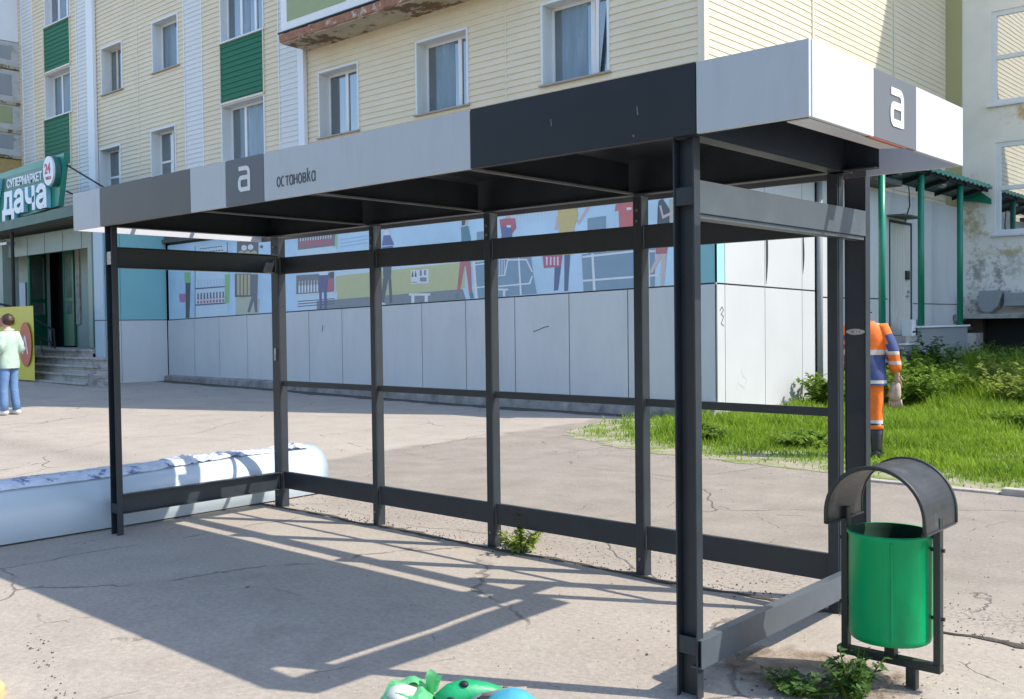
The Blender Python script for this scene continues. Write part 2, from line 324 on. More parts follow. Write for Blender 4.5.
# ------------------------------------------------------------ world, sun, camera
w=bpy.data.worlds.new('World'); scene.world=w; w.use_nodes=True; wn=w.node_tree
sk=wn.nodes.new('ShaderNodeTexSky'); sk.sky_type='NISHITA'; sk.sun_disc=False
TX,TY=.771,.405
sk.sun_elevation=math.atan(1/math.hypot(TX,TY)); sk.sun_rotation=math.atan2(TX,TY); sk.air_density=1.0; sk.dust_density=.6
bg=wn.nodes['Background']; bg.inputs[1].default_value=SKY; wn.links.new(sk.outputs[0],bg.inputs[0])
sl=bpy.data.lights.new('sun','SUN'); sl.energy=SUN; sl.angle=math.radians(.5); sl.color=(1,.925,.81)
so=bpy.data.objects.new('sun',sl); COL.objects.link(so); so.rotation_euler=Vector((-TX,-TY,-1)).to_track_quat('-Z','Y').to_euler(); so.location=(10,10,25)
cd=bpy.data.cameras.new('camera'); cam=bpy.data.objects.new('camera',cd); COL.objects.link(cam); scene.camera=cam
cd.sensor_width=36; cd.lens=36*1000.908/1024; cd.clip_end=1500; cd.clip_start=.05
def axes(pitch=-.026,yaw=.731,roll=-.012):
    cy,sy=math.cos(yaw),math.sin(yaw)
    f=Vector((-sy*math.cos(pitch),cy*math.cos(pitch),math.sin(pitch))); r=Vector((cy,sy,0)); u=r.cross(f)
    c,s=math.cos(roll),math.sin(roll); return c*r+s*u,-s*r+c*u,f
R_,U_,F_=axes(); 
cam.matrix_world=Matrix.Translation((6.874,-3.393,1.478))@Matrix((R_,U_,-F_)).transposed().to_4x4()
vs=scene.view_settings; vs.view_transform='Standard'; vs.look='None'; vs.exposure=EXPO; vs.gamma=1
scene.render.engine='CYCLES'; scene.cycles.max_bounces=8; scene.cycles.transparent_max_bounces=8
# ------------------------------------------------------------ ground
g=MB(); xs=[-400,-40,-30,-22,-16,-12,-9,-6,0,1,2,3,4,6,12,40,400]; ys=[-400,-40,-10,-1.2,-.03,.3,4,8,12,20,40,400]
vsx=[(x,y,gz(x)+dip(x,y)) for y in ys for x in xs]; nx=len(xs)
g.add(vsx,[(j*nx+i,j*nx+i+1,(j+1)*nx+i+1,(j+1)*nx+i) for j in range(len(ys)-1) for i in range(nx-1)])
tag(g.build('ground',M['ground']),kind='structure')
# unseen street and tree belt, added behind the camera to dim shaded faces
b=MB(); b.quad((-400,-4.6,-.012),(400,-4.6,-.012),(400,-13.5,-.012),(-400,-13.5,-.012)); tag(b.build('road',mat('added_asphalt',(.060,.060,.062),.9,.2,3,bump=.4,bscale=60)),kind='structure')  # unseen dark asphalt, added to lower the bounce off the ground
b=MB(); b.box(-200,200,-4.6,-4.42,-.1,.06); tag(b.build('kerb',mat('added_kerb',(.36,.34,.31),.9,.2,3)),kind='structure')  # unseen kerb, added with the street
b=MB(); b.quad((-400,-13.5,-.006),(400,-13.5,-.006),(400,-60,-.006),(-400,-60,-.006)); tag(b.build('added_verge',mat('added_verge_grass',(.05,.085,.02),.95,.3,2)),kind='structure')
b=MB(); tg=np.random.default_rng(77)
for x in np.arange(-46,60,4.6):
    x+=tg.normal(0,.6); y=-17.5+tg.normal(0,.8); H_=9.5+tg.normal(0,1); r_=3.3
    b.tube([(x,y,-.1),(x+.1,y,2.2),(x+.2,y+.2,5)],[.22,.17,.08],7)
    for q in range(520):
        d=Vector(tg.normal(0,1,3)); d.normalize(); k=tg.random()**.4; p=Vector((x+d.x*r_*k,y+d.y*r_*k,H_*.53+d.z*H_*.46*k)); s_=tg.uniform(.25,.5)
        u_=Vector(tg.normal(0,1,3)).normalized(); w_=u_.cross(d).normalized(); b.quad(p+u_*s_,p+w_*s_*.6,p-u_*s_,p-w_*s_*.6)
tag(b.build('added_tree_belt',leafmat('added_belt_leaves',(.025,.055,.012),(.07,.13,.03),.2)),kind='stuff')
# ------------------------------------------------------------ bus shelter
S_=thing('bus_shelter','unglazed dark steel bus stop shelter frame with grey, white and black roof fascia','bus shelter',(2.4,.7,0))
def channel_y(x0,x1,y0,y1,z0,z1,t=.008,side='front',m=None):
    # upright C channel, open towards -y ('front') or closed web towards -y ('web')
    b=m or MB(); b.box(x0,x0+t,y0,y1,z0,z1).box(x1-t,x1,y0,y1,z0,z1)
    if side=='front': b.box(x0+t,x1-t,y1-t,y1,z0,z1)
    else: b.box(x0+t,x1-t,y0,y0+t,z0,z1)
    return b
def post(b,label=None):
    o=b.build('post',M['steel'],S_,bevel=.003)
    if label: o['label']=label
    return o
# front posts, open side to the street, with filler plates at the beam bolts
for x0 in (-.055,4.697):
    b=channel_y(x0,x0+.098,0,.046,-.08,2.2)
    for z in (.19,1.97): b.box(x0+.009,x0+.089,.003,.010,z-.036,z+.036)
    post(b)
channel_y(4.669,4.783,1.68,1.74,-.02,2.42,side='web',m=(b:=MB())); post(b)
b=MB(); b.box(4.70,4.756,1.40,1.41,-.02,2.2).box(4.752,4.76,1.41,1.46,-.02,2.2).box(4.70,4.708,1.41,1.45,-.02,2.2); post(b)
for x0,w0 in ((-.062,.095),(1.176,.052),(2.338,.056),(3.526,.058)):
    b=MB(); b.box(x0,x0+w0,1.40,1.408,-.02,2.2).box(x0+w0-.007,x0+w0,1.408,1.475,-.02,2.2).box(x0,x0+.007,1.408,1.475,-.02,2.2); p=post(b)
    bo=MB(); 
    for z in (2.12,2.06,.10): bo.tube([(x0+w0*.5,1.40,z),(x0+w0*.5,1.392,z)],.009,6)
    bo.build('bolts',M['steel_edge'],p)
# rails along the back
def rail_x(x0,x1,z0,z1,y=1.42,lip=.03,name='back_rail'):
    b=MB(); b.box(x0,x1,y,y+.006,z0,z1).box(x0,x1,y+.006,y+lip,z1-.006,z1).box(x0,x1,y+.006,y+lip,z0,z0+.006)
    return b.build(name,M['steel'],S_,bevel=.002)
xs_=[(.040,1.170),(1.234,2.332),(2.400,3.520),(3.590,4.694)]
for a,c in xs_:
    rail_x(a,c,1.90,2.035); rail_x(a,c,.155,.292); rail_x(a,c,.99,1.034,lip=.02,name='middle_rail')
# end rails (left: web inside, right: web outside, flanges inwards)
def rail_y(x,y0,y1,z0,z1,d,name='end_rail'):
    b=MB(); x2=x+d; xa,xb=sorted((x,x+math.copysign(.006,d))); fa,fb=sorted((x+math.copysign(.006,d),x2))
    b.box(xa,xb,y0,y1,z0,z1).box(fa,fb,y0,y1,z1-.006,z1).box(fa,fb,y0,y1,z0,z0+.006)
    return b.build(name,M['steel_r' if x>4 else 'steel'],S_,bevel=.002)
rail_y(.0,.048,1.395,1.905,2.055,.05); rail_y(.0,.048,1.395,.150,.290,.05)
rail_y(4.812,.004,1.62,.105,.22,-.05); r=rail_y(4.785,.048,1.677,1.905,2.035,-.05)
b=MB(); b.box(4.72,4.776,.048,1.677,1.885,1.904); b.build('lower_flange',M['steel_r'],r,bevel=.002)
# roof frame
b=MB(); b.box(-.06,5.0,-.005,.0,2.2,2.40).box(-.06,4.97,1.385,1.391,2.2,2.41).box(-.06,4.97,1.33,1.385,2.2,2.206)
b.box(-.062,-.054,.0,1.385,2.2,2.41).box(-.054,.0,.0,1.33,2.2,2.206)
b.box(4.80,4.808,.0,1.46,2.2,2.41).box(4.74,4.80,.0,1.45,2.2,2.206)
b.build('roof_frame',M['steel'],S_)
for x in (1.20,2.362,3.552):
    b=MB(); b.box(x-.006,x,.002,1.325,2.205,2.38).box(x,x+.032,.002,1.325,2.204,2.21); o=b.build('cross_beam',M['steel'],S_)
    q=MB(); q.box(x+.030,x+.036,.002,1.325,2.202,2.212); q.build('worn_edge',M['steel_edge'],o)
q=MB(); q.box(4.734,4.74,.03,1.44,2.2,2.209); q.build('worn_edge',M['steel_edge'],S_)
b=MB(); b.box(-.06,4.985,-.008,1.462,2.412,2.424); b.build('roof_sheet',M['steel'],S_)
# overhang carriers at the right end
b=MB(); b.box(4.985,4.995,-.008,1.462,2.33,2.42).box(5.0,5.28,.085,.10,2.40,2.45).box(5.0,5.28,1.40,1.415,2.40,2.45)
b.build('overhang_bracket',M['steel'],S_)
b=MB(); b.box(-.46,-.062,.50,.515,2.40,2.45).box(-.46,-.062,1.0,1.015,2.40,2.45).build('overhang_bracket',M['steel'],S_)
# fascia boards
PF=lambda a,z,d:(a,-.03-d,z)
PR=lambda a,z,d:(5.288+d,a,z)
def panel(x0,x1,m,i,label): 
    b=MB(); b.box(x0+.0015,x1-.0015,-.03,-.012,2.2,2.474+.001*(i%2)); o=b.build('fascia_board',M[m],S_,bevel=.002); o['label']=label; return o
FP=[(-.475,-.055,'white_p','white fascia board in a shaded tone at the left end'),(-.055,1.155,'grey_p','mid grey fascia board'),(1.155,1.558,'white_p','narrow light fascia board left of the letter square'),
 (1.558,1.955,'sq_p','slate fascia square with a white letter'),(1.955,3.612,'white_p','long light fascia board with the word остановка'),(3.612,4.824,'navy_p','black fascia board'),(4.824,5.286,'white_p','light fascia board at the right corner')]
fo=[panel(a,c,m,i,l) for i,(a,c,m,l) in enumerate(FP)]
def side(y0,y1,m,label):
    b=MB(); b.box(5.270,5.288,y0+.0015,y1-.0015,2.2,2.474); o=b.build('fascia_board',M[m],S_,bevel=.002); o['label']=label; return o
side(-.011,.541,'white_s','white end fascia board at the front corner'); e2=side(.541,.995,'sq_p','grey end fascia board with a white letter'); side(.995,1.603,'white_s','white end fascia board at the back')
b=MB(); b.box(4.825,5.269,1.585,1.603,2.2,2.472); b.build('fascia_board',M['white_s'],S_)
b=MB(); b.box(-.455,4.823,1.585,1.603,2.2,2.472); b.build('fascia_board',M['grey_p'],S_)
b=MB(); b.box(-.475,-.457,-.011,1.603,2.2,2.472); b.build('fascia_board',M['white_s'],S_)
b=MB(); b.prism([(5.185,.0),(5.268,.0),(5.268,.86),(5.20,.80)],2.196,2.2,'z'); b.build('soffit_strip',M['white_s'],S_)
b=MB(); b.box(5.268,5.286,.50,.88,2.196,2.1988); b.build('red_edge',M['red'],S_)
def arc(cx,cy,r,a0,a1,n=5): return [(cx+r*math.cos(math.radians(a0+(a1-a0)*i/n)),cy+r*math.sin(math.radians(a0+(a1-a0)*i/n))) for i in range(n+1)]
b=MB(); Pn=PF
for (x,z,l) in ((4.10,2.36,.030),(4.55,2.345,.034),(4.53,2.235,.010)): b.stroke([(x,z),(x+.004,z-l)],.006,PF,.0006,.0014)
b.build('scratches',M['steel_edge'],fo[5])
def letter_a(P,x,z,w_,h,parent):
    s=w_*.20; b=MB(); f=lambda pts:[(x+px*w_,z+pz*h) for px,pz in pts]
    b.stroke(f([(.08,.90),(.62,.90)]+arc(.68,.70,.20,84,0)[0:]+[(.88,.0)]),s,P,.001,.0035)
    b.stroke(f([(.88,.08),(.34,.08)]+arc(.30,.25,.18,265,182)+arc(.30,.36,.18,178,95)+[(.36,.54),(.88,.54)]),s,P,.0012,.0038)
    return b.build('lettering',M['letter'],parent)
letter_a(PF,1.693,2.276,.128,.150,fo[3]); letter_a(PR,.700,2.272,.150,.155,e2)
def text_mesh(txt,size,P,x,z,sx=1.0,depth=.002,off=0,mats=None,name='lettering',parent=None,shear=0,space=1):
    c=bpy.data.curves.new('t','FONT'); c.body=txt; c.size=size; c.extrude=depth/2; c.offset=off; c.space_character=space; c.resolution_u=4; c.shear=shear
    o=bpy.data.objects.new('t',c); COL.objects.link(o); dg=bpy.context.evaluated_depsgraph_get(); me=bpy.data.meshes.new_from_object(o.evaluated_get(dg)); bpy.data.objects.remove(o)
    b=MB(); b.v=[P(x+v.co.x*sx,z+v.co.y,v.co.z+depth/2+.0008) for v in me.vertices]; 
    for p in me.polygons: b.f.append(tuple(p.vertices)); b.m.append(1 if abs(p.normal.z)<.5 and isinstance(mats,(list,tuple)) else 0)
    return b.build(name,mats,parent)
b=MB(); xh,lw,st=.054,.030,.0075; cxp=2.085
def ell(x,a0,a1,n=14): return [(x+lw/2+lw/2*math.cos(math.radians(a0+(a1-a0)*i/n)),2.268+xh/2+xh/2*math.sin(math.radians(a0+(a1-a0)*i/n))) for i in range(n+1)]
for ch in 'остановка':
    z0=2.268; S1=lambda *p,k=0: b.stroke([(cxp+q[0]*lw,z0+q[1]*xh) for q in p],st,PF,.0010+k*.0002,.0022+k*.0002)
    if ch=='о': b.stroke(ell(cxp,0,360),st,PF,.001,.0022)
    if ch=='с': b.stroke(ell(cxp,55,305),st,PF,.001,.0022)
    if ch=='т': S1((0,.94),(1,.94)); S1((.5,.86),(.5,0),k=1)
    if ch=='а': b.stroke(ell(cxp,0,360),st,PF,.001,.0022); S1((1.0,1),(1.0,0),k=1)
    if ch=='н': S1((.08,1),(.08,0)); S1((.92,1),(.92,0)); S1((.1,.52),(.9,.52),k=1)
    if ch=='в': S1((.08,1),(.08,0)); S1((.1,.95),(.72,.93),(.84,.75),(.72,.56),(.1,.53),k=1); S1((.1,.50),(.80,.47),(.95,.26),(.80,.07),(.1,.05),k=2)
    if ch=='к': S1((.08,1.4),(.08,0)); S1((.1,.45),(.85,1),k=1); S1((.35,.62),(.9,0),k=2)
    cxp+=lw+(.0105 if ch!='т' else .008)
b.build('lettering',M['letter_d'],fo[4])
# worn grey stickers on the posts
b=MB(); b.prism([(4.728+.050*math.cos(a*PI/8),1.078+.016*math.sin(a*PI/8)) for a in range(16)],1.6765,1.6792,'y'); b.f=[f for f in b.f]
b.v=[(x,y,z+.335) for x,y,z in b.v]; b.build('sticker',M['sticker'],S_)
b=MB(); b.box(-.02,.035,-.0035,-.001,1.93,2.02); b.build('sticker',M['sticker'],S_)
b=MB(); b.box(-.03,-.005,1.393,1.3985,1.20,1.30); b.build('sticker',M['sticker'],S_)

# ------------------------------------------------------------ litter bin
B_=thing('litter_bin','green cylindrical litter bin under an arched black steel hood on a black stand','litter bin',(5.36,.62,0))
cx,cy=5.319,.62
b=MB(); b.lathe([(.0,.190),(.150,.190),(.156,.195),(.160,.215),(.160,.605),(.167,.612),(.167,.624),(.157,.624)],cx,cy,40); b.v=[(cx+(x-cx)*(1+.012*math.sin(7*z*3+4*math.atan2(y-cy,x-cx))),cy+(y-cy)*(1+.010*math.sin(5+9*z)),z) for x,y,z in b.v]; bk=b.build('bucket',M['bucket'],B_,smooth=True)
b=MB(); b.lathe([(.1565,.623),(.150,.60),(.148,.23),(0,.225)],cx,cy,40); b.build('inside',M['inside_shade'],bk,smooth=True)
b=MB(); b.box(cx+.06,cx+.066,cy-.152,cy-.148,.22,.60); b.v=[(x,cy-math.sqrt(.1625**2-(x-cx)**2)+(0 if y>cy-.15 else -.002),z) for x,y,z in b.v]; b.build('seam',M['bucket'],bk)
b=MB(); seg=28; T=.004; vs=[]
def arch(r,zoff): return [(5.124-.196+.0,.0)]
pr=[(5.320-.196,.655),(5.320-.196,.70)]+[(5.320-.196*math.cos(PI*i/seg),.70+.196*math.sin(PI*i/seg)) for i in range(1,seg)]+[(5.320+.196,.70),(5.320+.196,.655)]
pi=[(5.320-.192,.655),(5.320-.192,.70)]+[(5.320-.192*math.cos(PI*i/seg),.70+.192*math.sin(PI*i/seg)) for i in range(1,seg)]+[(5.320+.192,.70),(5.320+.192,.655)]
b.prism(pr+pi[::-1],.452,.788,'y'); h=b.build('hood',M['hood'],B_)
for y in (.446,.794):
    b=MB(); b.tube([(x,y,z) for x,z in pr],.0085,8); b.build('rim',M['bin_fr'],h,smooth=True)
for x in (5.500,5.117):
    b=MB(); b.box(x,x+.023,.455,.785,.650,.656); b.build('hood_lip',M['hood'],h)
for x in (5.118,5.492):
    b=MB(); b.box(x,x+.028,.602,.640,.11,.70)
    o=b.build('leg',M['bin_fr'],B_,bevel=.003); q=MB(); 
    for z in (.30,.57): q.tube([(x-.012,.62,z),(x+.04,.62,z)],.008,6)
    q.build('pivot_bolt',M['bin_fr'],o)
b=MB(); b.box(5.10,5.52,.598,.644,.085,.118); b.build('crossbar',M['bin_fr'],B_,bevel=.003)
b=MB(); b.box(5.30,5.34,.60,.642,.118,.19); b.build('bucket_bracket',M['bin_fr'],B_)
b=MB(); b.box(5.385,5.425,.60,.642,-.02,.085); b.build('foot_post',M['bin_fr'],B_,bevel=.003)

# ------------------------------------------------------------ rolled sheet
b=MB(); pf=[(-.235,.012),(-.215,.08),(-.213,.16),(-.225,.24),(-.255,.31),(-.305,.365),(-.37,.40),(-.45,.413),(-.55,.405),(-.66,.36),(-.74,.28),(-.78,.17),(-.77,.02)]
def sm(p,k=3):
    out=[]
    for i in range(len(p)-1):
        for j in range(k):
            t=j/k; p0,p1,p2,p3=p[max(i-1,0)],p[i],p[i+1],p[min(i+2,len(p)-1)]
            out.append(tuple(.5*((2*p1[d])+(-p0[d]+p2[d])*t+(2*p0[d]-5*p1[d]+4*p2[d]-p3[d])*t*t+(-p0[d]+3*p1[d]-3*p2[d]+p3[d])*t**3) for d in (0,1)))
    return out+[p[-1]]
pf=sm(pf); ny=40; n=len(pf)
for j in range(ny+1):
    y=-2.6+4.68*j/ny; k=1+.012*math.sin(y*2.1)+.008*math.sin(y*5.3); sh=.008*math.sin(y*1.7)+.02*(y-1)*0
    b.v+=[(-.5+(x+.5)*k+sh,y,max(.008,z*(1+.01*math.sin(3*y+8*x)))) for x,z in pf]
for j in range(ny):
    for i in range(n-1): b.f.append((j*n+i,(j+1)*n+i,(j+1)*n+i+1,j*n+i+1)); b.m.append(0)
b.f.append(tuple(ny*n+i for i in range(n))); b.m.append(0); b.f.append(tuple(range(n))[::-1]); b.m.append(0)
sh=thing('rolled_sheet','long white plastic sheet bent into a roll, lying past the left end of the shelter','plastic sheet',(-.5,0,0))
b.build('sheet',M['sheet'],sh,smooth=True)
b=MB(); n1,n2=150,10; pa=pf[15:29]
for j in range(n1+1):
    y=-2.55+4.5*j/n1; amp=.003+.010*math.exp(-((y-1.0)/.33)**2)+.011*math.exp(-((y-1.8)/.14)**2); lo=.0+2.0*max(0,min(1,(y-.2)/1.0))
    for i in range(n2+1):
        t=lo+(len(pa)-1.001-lo)*i/n2; k=int(t); x=pa[k][0]+(pa[k+1][0]-pa[k][0])*(t-k); z=pa[k][1]+(pa[k+1][1]-pa[k][1])*(t-k)
        d=amp*(1.2+math.sin(17*y+.9*i)*math.sin(6*y+1.1*i+1)+rng.normal(0,.45)); nx,nz=(x+.5)/.30,z/.42; q=math.hypot(nx,nz)
        b.v.append((x+nx/q*(d+.006),y+rng.normal(0,.006),z+nz/q*(d+.009)))
for j in range(n1):
    for i in range(n2): b.f.append((j*(n2+1)+i,(j+1)*(n2+1)+i,(j+1)*(n2+1)+i+1,j*(n2+1)+i+1)); b.m.append(0)
b.build('torn_film',M['film'],sh)

# ------------------------------------------------------------ things lying at the bottom edge
t=thing('plastic_bag','pale green translucent crumpled plastic bag with an open neck, lying on the pavement','plastic bag',(3.95,-.76,0))
b=MB(); pr_=[(0,.0),(.07,.004),(.098,.03),(.105,.06),(.09,.092),(.055,.108),(.03,.112)]
b.lathe([(r*1.05,z*1.0) for r,z in pr_],3.93,-.775,28); b.v=[(x+.010*math.sin(31*y+17*z),y+.06*max(0,z-.03)+.010*math.sin(27*x+11*z),z*(1+.14*math.sin(23*x-19*y)+.10*math.sin(51*y+37*x))) for x,y,z in b.v]; o=b.build('body',M['toy_pale'],t)
b=MB(); b.ball((3.945,-.80,.078),.078,.074,.036,20,10); b.v=[(x+.004*math.sin(40*y),y,z+.005*math.sin(37*x+29*y)) for x,y,z in b.v]; b.build('milky_patch',M['toy_in'],t,smooth=True)
b=MB(); pts=[(3.985+.030*math.cos(a),-.700+.022*math.sin(a)) for a in np.linspace(0,2*PI,20,endpoint=False)]
for k,(s,z,dx) in enumerate(((.8,.08,0),(1.0,.105,.004),(1.15,.13,.010),(1.35,.145,.016))):
    b.v+=[(3.985+dx+(x-3.985)*s,-.700+(y+.700)*s,z+.012*math.sin(3*i*.31)*(k==3)) for i,(x,y) in enumerate(pts)]
for k in range(3):
    for i in range(20): b.f.append((k*20+i,k*20+(i+1)%20,(k+1)*20+(i+1)%20,(k+1)*20+i)); b.m.append(0)
b.build('spout',M['toy_pale'],t,smooth=True)
t=thing('power_tool','bright green hand tool with black rubber knobs lying beside the pale bag','power tool',(4.12,-.64,0))
b=MB(); path=[(4.055,-.745,.05),(4.085,-.70,.062),(4.12,-.645,.068),(4.165,-.585,.064),(4.205,-.535,.052),(4.222,-.515,.046)]
b.tube(path,[.028,.052,.058,.044,.030,.018],18); b.build('body',M['toy_green'],t,smooth=True)
for p,r in (((4.135,-.672,.118),.020),((4.222,-.528,.072),.024),((4.155,-.765,.085),.022)):
    b=MB(); b.ball(p,r,r*.8,r*.6,12,8); b.build('rubber_knob',M['rubber'],t,smooth=True)
b=MB(); b.tube([(4.185,-.70,.045),(4.215,-.64,.062),(4.26,-.585,.07)],[.03,.034,.026],12); b.build('chuck',M['metal_g'],t,smooth=True)
b=MB(); b.tube([(4.225,-.665,.085),(4.28,-.595,.10),(4.335,-.535,.105)],[.014,.016,.012],10); b.build('handle',M['tan'],t,smooth=True)
b=MB(); b.box(4.225,4.262,-.70,-.655,.02,.095); b.build('battery',M['rubber'],t,bevel=.004)
t=thing('wood_offcut','small dark brown block between the pale bag and the green tool','block',(4.035,-.60,0))
b=MB(); b.box(-.035,.035,-.02,.02,0,.075); c_,s_=math.cos(.72),math.sin(.72); b.v=[(4.035+x*c_-y*s_,-.60+x*s_+y*c_,z) for x,y,z in b.v]; b.build('block',M['wood_d'],t,bevel=.003)
t=thing('cyan_cap','cyan cloth cap lying on the pavement at the bottom edge, right of the green tool','cap',(4.30,-.61,0))
WORLD['cyan_cap']=(4.34,-.69,0)
b=MB(); b.lathe([(.118,.004),(.122,.02),(.117,.05),(.100,.084),(.07,.108),(.035,.121),(.002,.125)],4.335,-.70,32)
b.v=[(x+.006*math.sin(14*y+5*z),y+.006*math.sin(17*x),z*(1+.06*math.sin(9*x+11*y))) for x,y,z in b.v]; b.build('crown',M['cyan'],t,smooth=True)
b=MB(); b.prism([(4.335+.10*math.cos(a)-.0,-.70+.12*math.sin(a)) for a in np.linspace(2.4,4.6,12)]+[(4.335+.17*math.cos(a),-.70+.19*math.sin(a)) for a in np.linspace(4.4,2.6,12)],.004,.011,'z'); b.build('peak',M['cyan'],t)
for o in list(COL.objects):
    if o.parent is None and o.name.split('.')[0] in ('plastic_bag','power_tool','wood_offcut','cyan_cap'): o.location+=Vector((.045 if o.name=='power_tool' or o.name=='wood_offcut' else .075,-.015 if o.name!='plastic_bag' else -.045,dip(o.location.x,o.location.y)))
